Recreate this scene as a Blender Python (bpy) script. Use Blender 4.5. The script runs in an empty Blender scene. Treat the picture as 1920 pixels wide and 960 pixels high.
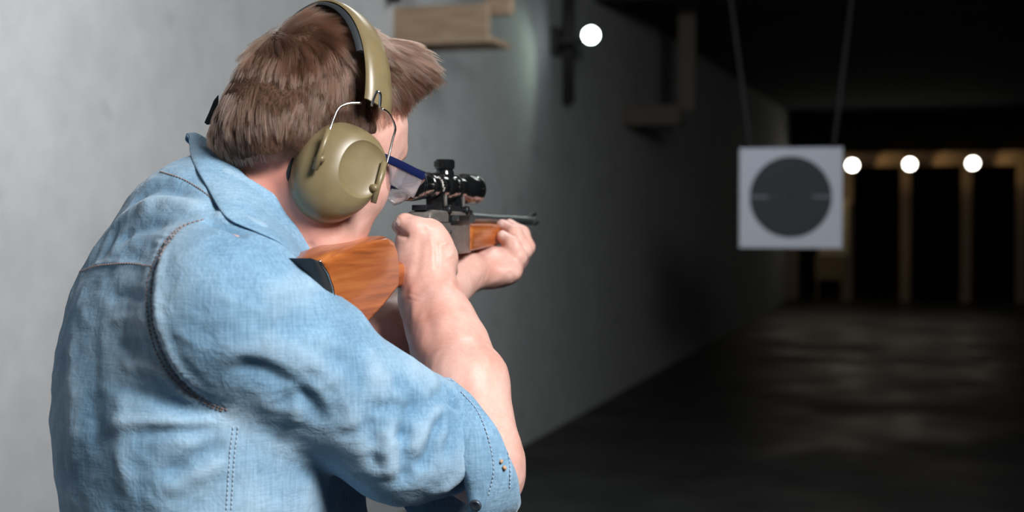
import bpy, bmesh, math, random
import numpy as np
from mathutils import Vector, Matrix
from mathutils.bvhtree import BVHTree

random.seed(7)
rng = np.random.default_rng(7)
sc = bpy.context.scene
COL = sc.collection

# ------------------------------------------------------------------ camera
FPX = 2667.0                       # focal length in pixels of a 1920 wide frame
CAM = np.array([0.0, 0.0, 1.55])
YAW, PITCH = math.radians(16.9), math.radians(-1.72)
cam_d = bpy.data.cameras.new('camera')
cam_d.sensor_width = 36.0
cam_d.lens = 36.0 * FPX / 1920.0
cam_d.clip_start, cam_d.clip_end = 0.05, 200
cam_d.dof.use_dof = True
cam_d.dof.focus_distance = 1.45
cam_d.dof.aperture_fstop = 4.6
cam_d.dof.aperture_blades = 9
cam_o = bpy.data.objects.new('camera', cam_d)
COL.objects.link(cam_o)
cam_o.location = CAM
cam_o.rotation_euler = (math.radians(90) + PITCH, 0, YAW)
sc.camera = cam_o
_R = np.array((Matrix.Rotation(YAW, 3, 'Z') @ Matrix.Rotation(PITCH, 3, 'X')))
# columns of _R: camera right, forward, up seen in the world


def W(p):                          # camera-based metres (right, forward, up) -> world
    return np.asarray(p) @ _R.T + CAM


def V(px, py, z):                  # a point z metres in front of the camera
    return np.array([(px - 960) / FPX * z, z, (480 - py) / FPX * z])


# ------------------------------------------------------------------ world and light
sc.view_settings.view_transform = 'Standard'
sc.view_settings.look = 'None'
sc.view_settings.exposure = 0.0
sc.view_settings.gamma = 1.0
sc.view_settings.use_curve_mapping = False
world = bpy.data.worlds.new('world')
sc.world = world
world.use_nodes = True
bg = world.node_tree.nodes['Background']
bg.inputs[0].default_value = (0.55, 0.68, 0.80, 1)
bg.inputs[1].default_value = 0.012


def area(name, loc, target, size, power, col, size_y=None):
    d = bpy.data.lights.new(name, 'AREA')
    d.energy = power
    d.color = col
    d.size = size
    if size_y:
        d.shape = 'RECTANGLE'
        d.size_y = size_y
    o = bpy.data.objects.new(name, d)
    COL.objects.link(o)
    o.location = loc
    o.rotation_euler = (Vector(target) - Vector(loc)).to_track_quat('-Z', 'Y').to_euler()
    return o


area('key_light', (1.25, 0.15, 2.95), (-0.55, 1.4, 1.4), 0.8, 118, (1.0, 0.985, 0.965))
area('wall_fill', (-1.2, 3.2, 3.25), (-2.4, 3.6, 1.2), 0.5, 62, (1.0, 0.99, 0.98), 1.6)  # unseen light added to brighten the near part of the left wall
area('lane_fill', (-1.1, 6.6, 3.3), (-2.2, 6.8, 1.2), 0.5, 27, (0.95, 1.0, 0.97), 1.6)  # added light without a fixture, lifts the middle of the left wall
area('fill_light', (-1.2, -1.8, 2.9), (-0.9, 1.2, 1.4), 1.6, 2.5, (0.86, 0.94, 1.0))  # unseen weak fill from behind the camera



# ------------------------------------------------------------------ helpers
def tag(o, label=None, cat=None, group=None, kind=None):
    if label: o['label'] = label
    if cat: o['category'] = cat
    if group: o['group'] = group
    if kind: o['kind'] = kind
    return o


def thing(name, loc, label, cat, group=None):
    o = bpy.data.objects.new(name, None)
    COL.objects.link(o)
    o.location = loc
    return tag(o, label, cat, group)


def wloc(o):
    p = Vector(o.location)
    while o.parent:
        o = o.parent
        p = p + Vector(o.location)
    return np.array(p)


def mk(name, verts, faces, mat, parent=None, smooth=True, world=False):
    """verts in camera-based metres (or world metres when world=True) -> linked mesh object"""
    v = np.asarray(verts, float)
    if not world:
        v = W(v)
    if parent is not None:
        v = v - wloc(parent)
    me = bpy.data.meshes.new(name)
    me.from_pydata(v.tolist(), [], [list(map(int, f)) for f in faces])
    me.materials.append(mat)
    if smooth:
        me.polygons.foreach_set('use_smooth', [True] * len(me.polygons))
    me.update()
    o = bpy.data.objects.new(name, me)
    COL.objects.link(o)
    if parent is not None:
        o.parent = parent
    return o


class MB:
    """collects shapes that make one mesh"""
    def __init__(s):
        s.v, s.f = [], []

    def add(s, v, f):
        b = len(s.v)
        s.v += [tuple(x) for x in v]
        s.f += [[i + b for i in q] for q in f]
        return s

    def box(s, c, ax, ay, az, hx, hy, hz, bev=0.0):
        c, ax, ay, az = map(np.asarray, (c, ax, ay, az))
        bm = bmesh.new()
        bmesh.ops.create_cube(bm, size=2)
        for v in bm.verts:
            v.co = Vector((v.co.x * hx, v.co.y * hy, v.co.z * hz))
        if bev:
            bmesh.ops.bevel(bm, geom=bm.edges[:], offset=bev, segments=2, affect='EDGES', profile=0.6)
        bm.verts.index_update()
        vs = [c + ax * v.co.x + ay * v.co.y + az * v.co.z for v in bm.verts]
        fs = [[v.index for v in f.verts] for f in bm.faces]
        bm.free()
        return s.add(vs, fs)

    def rings(s, rr, cap=True, closed=False):
        n = len(rr[0])
        vs = [p for r in rr for p in r]
        fs = []
        m = len(rr)
        for i in range(m if closed else m - 1):
            a, b = i * n, ((i + 1) % m) * n
            for j in range(n):
                k = (j + 1) % n
                fs.append([a + j, a + k, b + k, b + j])
        if cap and not closed:
            fs.append(list(range(n))[::-1])
            fs.append([(m - 1) * n + j for j in range(n)])
        return s.add(vs, fs)

    def lathe(s, o, axis, prof, n=48):
        """prof: list of (distance along axis, radius)"""
        axis = np.asarray(axis, float); axis = axis / np.linalg.norm(axis)
        u = np.cross(axis, [0, 0, 1.0])
        if np.linalg.norm(u) < 1e-3: u = np.cross(axis, [1.0, 0, 0])
        u /= np.linalg.norm(u); w = np.cross(axis, u)
        rr = []
        for t, r in prof:
            r = max(r, 1e-5)
            rr.append([np.asarray(o) + axis * t + r * (u * math.cos(a) + w * math.sin(a))
                       for a in np.linspace(0, 2 * math.pi, n, endpoint=False)])
        return s.rings(rr)

    def tube(s, pts, r, n=10, flat=None):
        pts = [np.asarray(p, float) for p in pts]
        rr = []
        prev = None
        for i, p in enumerate(pts):
            t = pts[min(i + 1, len(pts) - 1)] - pts[max(i - 1, 0)]
            t /= np.linalg.norm(t) + 1e-12
            if prev is None:
                u = np.cross(t, [0.1, 0.2, 1.0])
            else:
                u = prev - t * np.dot(prev, t)
            u /= np.linalg.norm(u); prev = u
            w = np.cross(t, u)
            q = r[i] if hasattr(r, '__len__') else r
            rr.append([p + q * (u * math.cos(a) + w * math.sin(a))
                       for a in np.linspace(0, 2 * math.pi, n, endpoint=False)])
        return s.rings(rr)

    def build(s, name, mat, parent=None, smooth=True, world=False, sharp=None):
        o = mk(name, s.v, s.f, mat, parent, smooth, world)
        if sharp:
            auto(o, sharp)
        return o


def auto(o, deg=35):
    me = o.data
    bm = bmesh.new(); bm.from_mesh(me)
    bmesh.ops.recalc_face_normals(bm, faces=bm.faces[:])
    lim = math.radians(deg)
    for e in bm.edges:
        if len(e.link_faces) == 2 and e.calc_face_angle(0) > lim:
            e.smooth = False
    bm.to_mesh(me); bm.free()


def spline(pts, n=8):
    """Catmull-Rom through the points"""
    P = [np.asarray(p, float) for p in pts]
    P = [2 * P[0] - P[1]] + P + [2 * P[-1] - P[-2]]
    out = []
    for i in range(1, len(P) - 2):
        for j in range(n):
            t = j / n
            a, b, c, d = P[i - 1:i + 3]
            out.append(0.5 * ((2 * b) + (-a + c) * t + (2 * a - 5 * b + 4 * c - d) * t * t + (-a + 3 * b - 3 * c + d) * t ** 3))
    out.append(P[-2])
    return out


# ------------------------------------------------------------------ materials
def mat(name, col, rough=0.5, metal=0.0, spec=0.5, **kw):
    m = bpy.data.materials.new(name)
    m.use_nodes = True
    nt = m.node_tree
    b = nt.nodes['Principled BSDF']
    b.inputs['Base Color'].default_value = (*col, 1)
    b.inputs['Roughness'].default_value = rough
    b.inputs['Metallic'].default_value = metal
    b.inputs['Specular IOR Level'].default_value = spec
    for k, v in kw.items():
        b.inputs[k.replace('_', ' ')].default_value = v
    return m


def nz(m, scale, detail=4, rough=0.55, vec=None, dist=0.0):
    nt = m.node_tree
    n = nt.nodes.new('ShaderNodeTexNoise')
    n.inputs['Scale'].default_value = scale
    n.inputs['Detail'].default_value = detail
    n.inputs['Roughness'].default_value = rough
    n.inputs['Distortion'].default_value = dist
    if vec is not None:
        nt.links.new(vec, n.inputs['Vector'])
    else:
        tc = nt.nodes.new('ShaderNodeTexCoord')
        nt.links.new(tc.outputs['Object'], n.inputs['Vector'])
    return n


def mapping(m, scale=(1, 1, 1), rot=(0, 0, 0), src='Object'):
    nt = m.node_tree
    tc = nt.nodes.new('ShaderNodeTexCoord')
    mp = nt.nodes.new('ShaderNodeMapping')
    mp.inputs['Scale'].default_value = scale
    mp.inputs['Rotation'].default_value = rot
    nt.links.new(tc.outputs[src], mp.inputs['Vector'])
    return mp.outputs[0]


def ramp(m, fac, stops):
    nt = m.node_tree
    r = nt.nodes.new('ShaderNodeValToRGB')
    nt.links.new(fac, r.inputs[0])
    e = r.color_ramp.elements
    while len(e) < len(stops): e.new(0.5)
    for el, (p, c) in zip(e, stops):
        el.position = p
        el.color = (*c, 1) if len(c) == 3 else c
    return r.outputs[0]


def mix(m, fac, a, b, mode='MIX'):
    nt = m.node_tree
    x = nt.nodes.new('ShaderNodeMix')
    x.data_type = 'RGBA'
    x.blend_type = mode
    for i, v in ((0, fac), (6, a), (7, b)):
        if isinstance(v, (int, float)):
            x.inputs[i].default_value = v
        elif isinstance(v, tuple):
            x.inputs[i].default_value = (*v, 1)
        else:
            nt.links.new(v, x.inputs[i])
    return x.outputs[2]


def setcol(m, out):
    m.node_tree.links.new(out, m.node_tree.nodes['Principled BSDF'].inputs['Base Color'])


def bump(m, h, strength=0.3, dist=0.001):
    nt = m.node_tree
    b = nt.nodes.new('ShaderNodeBump')
    b.inputs['Strength'].default_value = strength
    b.inputs['Distance'].default_value = dist
    nt.links.new(h, b.inputs['Height'])
    old = nt.nodes['Principled BSDF'].inputs['Normal']
    if old.is_linked:
        nt.links.new(old.links[0].from_socket, b.inputs['Normal'])
    nt.links.new(b.outputs[0], old)


def emis(name, col, s):
    m = mat(name, (0.8, 0.8, 0.8), 0.4)
    b = m.node_tree.nodes['Principled BSDF']
    b.inputs['Emission Color'].default_value = (*col, 1)
    b.inputs['Emission Strength'].default_value = s
    return m


def attr(m, name):
    a = m.node_tree.nodes.new('ShaderNodeAttribute')
    a.attribute_name = name
    return a.outputs['Fac']


# skin
M_skin = mat('skin', (0.62, 0.36, 0.28), 0.46, spec=0.35)
b = M_skin.node_tree.nodes['Principled BSDF']
b.inputs['Subsurface Weight'].default_value = 0.12
b.inputs['Subsurface Radius'].default_value = (1.0, 0.35, 0.2)
b.inputs['Subsurface Scale'].default_value = 0.006
n1 = nz(M_skin, 28, 4)
n2 = nz(M_skin, 240, 3)
c = ramp(M_skin, n1.outputs[0], [(0.3, (0.64, 0.33, 0.27)), (0.5, (0.72, 0.43, 0.365)), (0.72, (0.78, 0.51, 0.45))])
c = mix(M_skin, ramp(M_skin, n2.outputs[0], [(0.3, (0, 0, 0)), (0.8, (0.35, 0.35, 0.35))]), c, (0.60, 0.28, 0.21))
c = mix(M_skin, attr(M_skin, 'ruddy_shade'), c, (0.52, 0.20, 0.15))
setcol(M_skin, c)
bump(M_skin, nz(M_skin, 900, 3).outputs[0], 0.25, 0.0006)
bump(M_skin, nz(M_skin, 90, 3).outputs[0], 0.25, 0.0012)

# denim
def denim(name, c0, c1, c2):
    m = mat(name, c1, 0.85, spec=0.15)
    m.node_tree.nodes['Principled BSDF'].inputs['Sheen Weight'].default_value = 0.15
    big = nz(m, 9, 5, 0.6)
    slub = nz(m, 1.0, 4, 0.6, mapping(m, (420, 420, 28), (0.0, 0.1, 0)))
    slub2 = nz(m, 1.0, 3, 0.6, mapping(m, (40, 40, 600), (0.15, 0, 0.3)))
    col = ramp(m, big.outputs[0], [(0.3, c0), (0.5, c1), (0.7, c2)])
    col = mix(m, 0.30, col, ramp(m, slub.outputs[0], [(0.3, tuple(x * .55 for x in c0)), (0.7, tuple(min(1, x * 1.25) for x in c2))]))
    col = mix(m, 0.13, col, ramp(m, slub2.outputs[0], [(0.3, tuple(x * .6 for x in c0)), (0.7, tuple(min(1, x * 1.25) for x in c2))]))
    w = attr(m, 'worn')  # seam wear together with painted ridge highlights
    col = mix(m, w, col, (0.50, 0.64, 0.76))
    d = attr(m, 'fold_dark')
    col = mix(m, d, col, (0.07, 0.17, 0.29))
    setcol(m, col)
    bump(m, slub.outputs[0], 0.35, 0.0008)
    bump(m, slub2.outputs[0], 0.3, 0.0008)
    bump(m, nz(m, 45, 4, 0.6, dist=0.6).outputs[0], 0.5, 0.004)
    return m


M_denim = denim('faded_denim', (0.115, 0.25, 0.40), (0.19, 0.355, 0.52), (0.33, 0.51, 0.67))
M_thread = mat('brown_thread', (0.33, 0.22, 0.19), 0.8)
M_blue_thread = mat('pale_thread', (0.42, 0.50, 0.62), 0.8)
M_trouser = mat('dark_trousers', (0.02, 0.025, 0.035), 0.9)
M_shoe = mat('black_leather', (0.015, 0.012, 0.01), 0.4)
M_button = mat('button_metal', (0.09, 0.11, 0.14), 0.4, 0.6)

# hair
M_hair = bpy.data.materials.new('brown_hair')
M_hair.use_nodes = True
nt = M_hair.node_tree
for n in list(nt.nodes):
    if n.type == 'BSDF_PRINCIPLED': nt.nodes.remove(n)
hb = nt.nodes.new('ShaderNodeBsdfHairPrincipled')
hb.parametrization = 'COLOR'
hb.inputs['Roughness'].default_value = 0.3
hb.inputs['Radial Roughness'].default_value = 0.5
hi = nt.nodes.new('ShaderNodeHairInfo')
hr = nt.nodes.new('ShaderNodeValToRGB')
hr.color_ramp.elements[0].color = (0.038, 0.018, 0.012, 1)
hr.color_ramp.elements[1].color = (0.17, 0.088, 0.058, 1)
la = nt.nodes.new('ShaderNodeAttribute'); la.attribute_name = 'lock'
ma = nt.nodes.new('ShaderNodeMath'); ma.operation = 'MULTIPLY_ADD'
nt.links.new(hi.outputs['Random'], ma.inputs[0]); ma.inputs[1].default_value = .35
nt.links.new(la.outputs['Fac'], ma.inputs[2])
nt.links.new(ma.outputs[0], hr.inputs[0])
nt.links.new(hr.outputs[0], hb.inputs['Color'])
nt.links.new(hb.outputs[0], nt.nodes['Material Output'].inputs[0])
M_haircap = mat('brown_hair_base', (0.07, 0.038, 0.027), 0.9, spec=0.1)
hn = nz(M_haircap, 1.0, 4, 0.6, mapping(M_haircap, (420, 420, 60), (0.3, 0.2, 0)))
setcol(M_haircap, ramp(M_haircap, hn.outputs[0], [(0.3, (0.030, 0.016, 0.011)), (0.7, (0.125, 0.068, 0.046))]))
bump(M_haircap, hn.outputs[0], 0.8, 0.002)

# wood of the rifle
M_wood = mat('varnished_walnut', (0.4, 0.13, 0.04), 0.33, spec=0.4, Coat_Weight=0.3, Coat_Roughness=0.12)
WOODV = []   # filled when the rifle frame is known
M_black = mat('black_plastic', (0.012, 0.013, 0.015), 0.45)
M_rubber = mat('black_rubber', (0.02, 0.025, 0.03), 0.6)
M_scope = mat('gloss_black_anodised', (0.008, 0.009, 0.010), 0.16, spec=0.7, Coat_Weight=0.5, Coat_Roughness=0.08)
M_steel = mat('grey_steel', (0.27, 0.245, 0.225), 0.42, 0.55)
c = ramp(M_steel, nz(M_steel, 160, 5).outputs[0], [(0.3, (0.20, 0.18, 0.165)), (0.7, (0.31, 0.285, 0.265))])
setcol(M_steel, c)
M_barrel = mat('blued_barrel_steel', (0.20, 0.23, 0.24), 0.28, 0.8)
M_dark = mat('dark_steel', (0.03, 0.033, 0.038), 0.35, 0.6)
M_wire = mat('chrome_wire', (0.78, 0.76, 0.74), 0.18, 1.0)
M_white = mat('white_mark', (0.75, 0.72, 0.66), 0.5)
M_glass = mat('scope_glass', (0.25, 0.18, 0.3), 0.05, 0.0, 0.8, Transmission_Weight=0.6)

# olive earmuff plastic
M_olive = mat('olive_plastic', (0.27, 0.225, 0.105), 0.33, spec=0.5)
setcol(M_olive, ramp(M_olive, nz(M_olive, 50, 3).outputs[0], [(0.3, (0.185, 0.142, 0.072)), (0.7, (0.220, 0.172, 0.090))]))
bump(M_olive, nz(M_olive, 1500, 2).outputs[0], 0.15, 0.0003)
M_navy = mat('navy_plastic', (0.007, 0.012, 0.06), 0.3)
M_lens = mat('clear_lens', (0.9, 0.84, 0.88), 0.12, spec=0.6, Transmission_Weight=0.8, IOR=1.15, Alpha=0.55)

# room
M_wall = mat('grey_painted_concrete', (0.6, 0.62, 0.64), 0.85, spec=0.2)
c = ramp(M_wall, nz(M_wall, 1.3, 6, 0.6).outputs[0], [(0.3, (0.50, 0.52, 0.55)), (0.7, (0.64, 0.66, 0.685))])
c = mix(M_wall, 0.5, c, ramp(M_wall, nz(M_wall, 7, 5, 0.65).outputs[0], [(0.35, (0.52, 0.54, 0.56)), (0.65, (0.66, 0.68, 0.70))]))
spots = ramp(M_wall, nz(M_wall, 5.5, 1, 0.3).outputs[0], [(0.70, (0, 0, 0)), (0.78, (0.4, 0.4, 0.4))])
c = mix(M_wall, spots, c, (0.30, 0.32, 0.33))
setcol(M_wall, c)
bump(M_wall, nz(M_wall, 12, 6).outputs[0], 0.3, 0.01)
M_floor = mat('dark_rubber_floor', (0.022, 0.022, 0.024), 0.42, spec=0.28)
fr = M_floor.node_tree
c = ramp(M_floor, nz(M_floor, 2.2, 5).outputs[0], [(0.3, (0.016, 0.016, 0.018)), (0.7, (0.034, 0.034, 0.036))])
setcol(M_floor, c)
rr_ = ramp(M_floor, nz(M_floor, 0.8, 3).outputs[0], [(0.35, (0.36, 0.36, 0.36)), (0.65, (0.60, 0.60, 0.60))])
fr.links.new(rr_, fr.nodes['Principled BSDF'].inputs['Roughness'])
M_ceil = mat('dark_ceiling_paint', (0.05, 0.055, 0.065), 0.9, spec=0.1)
setcol(M_ceil, ramp(M_ceil, nz(M_ceil, 1.5, 4).outputs[0], [(0.3, (0.035, 0.04, 0.05)), (0.7, (0.065, 0.07, 0.08))]))
M_beam = mat('raw_timber', (0.46, 0.33, 0.22), 0.75, spec=0.2)
c = ramp(M_beam, nz(M_beam, 1.0, 4, 0.6, mapping(M_beam, (6, 40, 40))).outputs[0], [(0.3, (0.36, 0.25, 0.17)), (0.7, (0.52, 0.38, 0.27))])
setcol(M_beam, c)
M_beam_dim = mat('dimmed_timber', (0.16, 0.135, 0.115), 0.8, spec=0.2)  # timber toned down so the far baffle looks dimly lit
M_blackwall = mat('black_backstop_rubber', (0.012, 0.011, 0.010), 0.9, spec=0.1)
M_conduit = mat('dark_conduit', (0.03, 0.03, 0.035), 0.5)
M_lampglow = emis('lamp_glow_cool', (0.86, 1.0, 0.98), 25)
M_lampglow_w = emis('lamp_glow_warm', (1.0, 0.96, 0.84), 14)

# ------------------------------------------------------------------ the room (world metres; the lane runs along +y)
WX = -2.67      # left wall
FY = 26.0       # backstop
CZ = 3.35       # ceiling
RX = 5.2        # right wall


def wbox(name, x0, x1, y0, y1, z0, z1, m, parent=None, bev=0.0, kind=None):
    mb = MB()
    mb.box(((x0 + x1) / 2, (y0 + y1) / 2, (z0 + z1) / 2), (1, 0, 0), (0, 1, 0), (0, 0, 1),
           (x1 - x0) / 2, (y1 - y0) / 2, (z1 - z0) / 2, bev)
    o = mb.build(name, m, parent, smooth=False, world=True)
    if kind: o['kind'] = kind
    return o


wbox('floor', WX - 0.2, RX + 0.2, -4, FY + 2.6, -0.15, 0, M_floor, kind='structure')
wbox('wall_left', WX - 0.2, WX, -4, FY + 2.6, 0, CZ, M_wall, kind='structure')
wbox('wall_right', RX, RX + 0.2, -4, FY + 2.6, 0, CZ, M_ceil, kind='structure')
wbox('wall_far', WX, RX, FY + 2.4, FY + 2.6, 0, CZ, M_blackwall, kind='structure')
wbox('wall_back', WX, RX, -4.2, -4, 0, CZ, M_wall, kind='structure')
wbox('ceiling', WX - 0.2, RX + 0.2, -4, FY + 2.6, CZ, CZ + 0.15, M_ceil, kind='structure')
wbox('trim_1', WX, RX, 11.0, 11.25, CZ - 0.12, CZ, M_ceil, kind='structure')      # ceiling beam
wbox('trim_2', WX, RX, FY - 0.1, FY + 0.1, 2.62, CZ, M_blackwall, kind='structure')    # header over the backstop


def ray_world(px, py):
    d = W(V(px, py, 1.0)) - CAM
    return d / np.linalg.norm(d)


def on_y(px, py, y):               # world point on a pixel ray at a lane distance
    d = ray_world(px, py)
    return CAM + d * (y - CAM[1]) / d[1]


def on_x(px, py, x):
    d = ray_world(px, py)
    return CAM + d * (x - CAM[0]) / d[0]


def build_room_objects():
    # far timber rail and posts of the backstop
    a = on_y(1575, 298, FY)
    mb = MB(); mb.box(((WX + RX) / 2, FY, (a[2])), (1, 0, 0), (0, 1, 0), (0, 0, 1), (RX - WX) / 2 - .01, 0.05, 0.14, 0.01)
    rail = mb.build('timber_rail', M_beam, None, False, True)
    tag(rail, 'long timber rail above the dark backstop, lit by the row of far lamps', 'beam')
    for i, (px, lab) in enumerate([(1487, 'timber post behind the hanging target'), (1590, 'lit timber post just right of the hanging target'),
                                   (1698, 'dim timber post under the middle far lamp'), (1812, 'dim timber post under the rightmost far lamp'),
                                   (1916, 'timber post at the right edge of the picture')]):
        p = on_y(px, 420, FY)
        mb = MB(); mb.box((p[0], FY + 0.02, (a[2] - .14) / 2), (1, 0, 0), (0, 1, 0), (0, 0, 1), 0.09, 0.045, (a[2] - .14) / 2, 0.008)
        o = mb.build('timber_post', M_beam, None, False, True)
        tag(o, lab, 'post', 'timber posts of the backstop')
    # far lamps
    labs = ['small round floodlight on the rail hidden behind the target', 'leftmost visible far floodlight, just right of the paper target',
            'middle floodlight of the three beside the target', 'rightmost floodlight of the three beside the target']
    for px, py, lab in zip((1487, 1598, 1706, 1824), (313, 310, 308, 306), labs):
        p = on_y(px, py, FY - 0.455)
        t = thing('floodlight', (p[0], p[1], p[2]), lab, 'lamp', 'far floodlights on the timber rail')
        mb = MB(); mb.lathe(p, (0, -1, -0.25), [(-0.16, .03), (-0.12, .075), (-.03, .105), (0.0, .108), (0.0, .1)], 24)
        mb.build('housing', M_conduit, t, True, True)
        mb = MB(); mb.lathe(p, (0, -1, -0.25), [(-0.01, .1), (0.012, .085), (0.022, .05), (0.026, .0)], 24)
        mb.build('lamp_glass', M_lampglow_w, t, True, True)
        mb = MB(); mb.box(p + np.array([0, .26, .03]), (1, 0, 0), (0, 1, 0), (0, 0, 1), .02, .148, .02)
        mb.build('bracket', M_conduit, t, False, True)
        for nm, off, tgt, pw, blend, ang in (('rail_glow', (0.12, -.02, -.02), (0.9, 0.42, 0.02), 6, .7, 70),
                                             ('post_wash', (.1, .0, -.05), (.75, .42, -1.1), 14 if px < 1500 else 1.5, .9, 80),
                                             ('floor_beam', (0, -.1, -.05), (-.2, -7, -2.4), 1.6, .9, 60)):
            l = bpy.data.lights.new(nm, 'SPOT')
            l.energy = pw; l.color = (1.0, 0.72, 0.33); l.spot_size = math.radians(ang); l.spot_blend = blend
            l.shadow_soft_size = 0.05
            lo = bpy.data.objects.new(nm, l); COL.objects.link(lo); lo.parent = t
            lo.location = off
            lo.rotation_euler = (Vector(tgt) - Vector(off)).to_track_quat('-Z', 'Y').to_euler()
    # cool wall lamp on the left wall
    p = on_x(1108, 66, WX + 0.30)
    t = thing('wall_floodlight', tuple(p), 'bright white round floodlight on a bracket high on the left wall', 'lamp')
    mb = MB(); mb.lathe(p, (0.25, -1, -0.2), [(-0.12, .02), (-0.08, .045), (-.02, .062), (0, .064), (0, .058)], 24)
    mb.build('housing', M_conduit, t, True, True)
    mb = MB(); mb.lathe(p, (0.25, -1, -0.2), [(-0.01, .058), (0.008, .048), (0.016, .0)], 24)
    mb.build('lamp_glass', M_lampglow, t, True, True)
    mb = MB(); mb.box(p + np.array([-.15, .1, -.02]), (1, 0, 0), (0, 1, 0), (0, 0, 1), .15, .02, .02)
    mb.box(p + np.array([-.28, .1, -.02]), (1, 0, 0), (0, 1, 0), (0, 0, 1), .02, .08, .1, .01)
    mb.build('bracket', M_conduit, t, False, True)
    l = bpy.data.lights.new('wall_beam', 'SPOT'); l.energy = 7; l.color = (0.78, 1.0, 0.82)
    l.spot_size = math.radians(105); l.spot_blend = 0.7; l.shadow_soft_size = .06
    lo = bpy.data.objects.new('wall_beam', l); COL.objects.link(lo); lo.parent = t
    lo.location = (0.05, -0.12, 0)
    lo.rotation_euler = Vector((-0.12, -1.0, -0.45)).to_track_quat('-Z', 'Y').to_euler()
    # conduit pipe beside it
    q = on_x(1066, 60, WX + 0.05)
    mb = MB(); mb.tube([(q[0], q[1], CZ), (q[0], q[1], 2.9), (q[0], q[1], 2.35)], 0.045, 12)
    o = mb.build('wall_tube', M_conduit, None, True, True)
    tag(o, 'dark vertical conduit pipe on the left wall beside the white floodlight', 'pipe')
    q = on_x(740, 20, WX + 0.04)  # dark tube standing in for the shadow beside the baffle
    mb = MB(); mb.tube([(q[0], q[1], CZ), (q[0], q[1], 2.6)], 0.035, 12)
    o = mb.build('wall_tube', M_conduit, None, True, True)
    tag(o, 'dark upright tube put in for the shadow beside the nearer timber baffle', 'pipe')
    # timber baffles sticking out of the left wall
    for y, z0, L, hh_, up, lab in ((6.75, 2.40, .50, .19, .10, 'nearer timber baffle, brown box sticking out high on the left wall'),
                          (12.1, 2.31, .50, .17, .12, 'farther timber baffle, dim board with an upright high on the left wall')):
        t = thing('timber_baffle', (WX, y, z0), lab, 'baffle', 'timber baffles high on the left wall')
        M_b = M_beam if y < 10 else M_beam_dim
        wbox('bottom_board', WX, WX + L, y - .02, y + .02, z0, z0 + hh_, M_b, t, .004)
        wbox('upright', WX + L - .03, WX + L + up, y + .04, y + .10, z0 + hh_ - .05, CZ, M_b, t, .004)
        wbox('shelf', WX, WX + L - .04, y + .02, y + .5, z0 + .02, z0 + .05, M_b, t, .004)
    # hanging paper target
    ty = 8.3
    c = on_y(1482, 371, ty)
    tl, tr = on_y(1386, 371, ty), on_y(1579, 371, ty)
    hw = (tr[0] - tl[0]) / 2
    hh = (on_y(1482, 277, ty)[2] - on_y(1482, 465, ty)[2]) / 2
    t = thing('paper_target', (c[0], ty, c[2] - hh), 'white square paper target with a black round bull hanging in mid lane', 'target')
    M_paper = mat('white_card', (0.62, 0.66, 0.78), 0.8)
    M_bull = mat('black_print', (0.028, 0.032, 0.042), 0.7)
    M_ring = mat('grey_print_line', (0.10, 0.11, 0.13), 0.7)
    M_bar = mat('white_print_bar', (0.22, 0.24, 0.28), 0.8)
    wbox('card', c[0] - hw, c[0] + hw, ty, ty + .004, c[2] - hh, c[2] + hh, M_paper, t)
    R = hw * 0.80
    mb = MB(); mb.lathe((c[0], ty, c[2] + .005), (0, -1, 0), [(0.0, R), (.0015, R), (.0015, 0)], 96)
    mb.build('bull', M_bull, t, False, True)
    mb = MB()
    for k in range(1, 6):
        r0 = R * k / 6
        rr = [[np.array([c[0] + r * math.cos(a), ty - yy, c[2] + .005 + r * math.sin(a)]) for (r, yy) in ((r0, .0016), (r0 + .003, .0022), (r0 + .003, .0016))]
              for a in np.linspace(0, 2 * math.pi, 64, endpoint=False)]
        mb.rings(rr, cap=False, closed=True)
    mb.build('scoring_rings', M_ring, t, False, True)
    for s in (-1, 1):
        xx = c[0] + s * R * .76
        wbox('aiming_bar', xx - R * .22, xx + R * .22, ty - .003, ty - .001, c[2] + .0, c[2] + .012, M_bar, t)
    # hanging straps
    for px0, px1, s, lab in ((1407, 1376, -1, 'left dark strap the target hangs from'), (1563, 1592, 1, 'right dark strap the target hangs from')):
        p0 = on_y(px0, 277, ty); p1 = on_y(px1, 40, ty)
        d = (p1 - p0) / (p1[2] - p0[2])
        p1 = p0 + d * (CZ - p0[2])
        M_s = mat('dark_strap', (0.016, 0.016, 0.020), 0.8)
        mb = MB()
        ax = np.array([1., 0, 0]); az = (p1 - p0) / np.linalg.norm(p1 - p0)
        mb.box((p0 + p1) / 2, ax, (0, 1, 0), az, .009, .002, np.linalg.norm(p1 - p0) / 2)
        o = mb.build('strap', M_s, t, False, True)
    # second sheet lit warm far behind
    yy = FY - .10
    p0, p1 = on_y(1534, 478, yy), on_y(1591, 372, yy)
    t2 = thing('backing_sheet', ((p0[0] + p1[0]) / 2, yy, 0), 'yellow-lit card sheet on a stand far behind the target', 'target')
    M_y = mat('cream_card', (0.75, 0.66, 0.45), 0.8)
    M_br = mat('brown_card', (0.30, 0.22, 0.13), 0.8)
    wbox('sheet', p0[0], p1[0], yy, yy + .01, p0[2], p1[2], M_y, t2)
    q0 = on_y(1528, 524, yy)
    wbox('lower_board', q0[0], p1[0] - .06, yy + .012, yy + .03, q0[2], p0[2], M_br, t2)
    wbox('leg', q0[0] + .02, q0[0] + .06, yy + .012, yy + .03, 0, q0[2], M_br, t2)
    wbox('leg', p1[0] - .12, p1[0] - .08, yy + .012, yy + .03, 0, q0[2], M_br, t2)


build_room_objects()


# ------------------------------------------------------------------ implicit surfaces (smooth unions turned into one mesh)
def smin(a, b, k):
    if k <= 0: return np.minimum(a, b)
    h = np.maximum(k - np.abs(a - b), 0) / k
    return np.minimum(a, b) - h * h * k * 0.25


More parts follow.
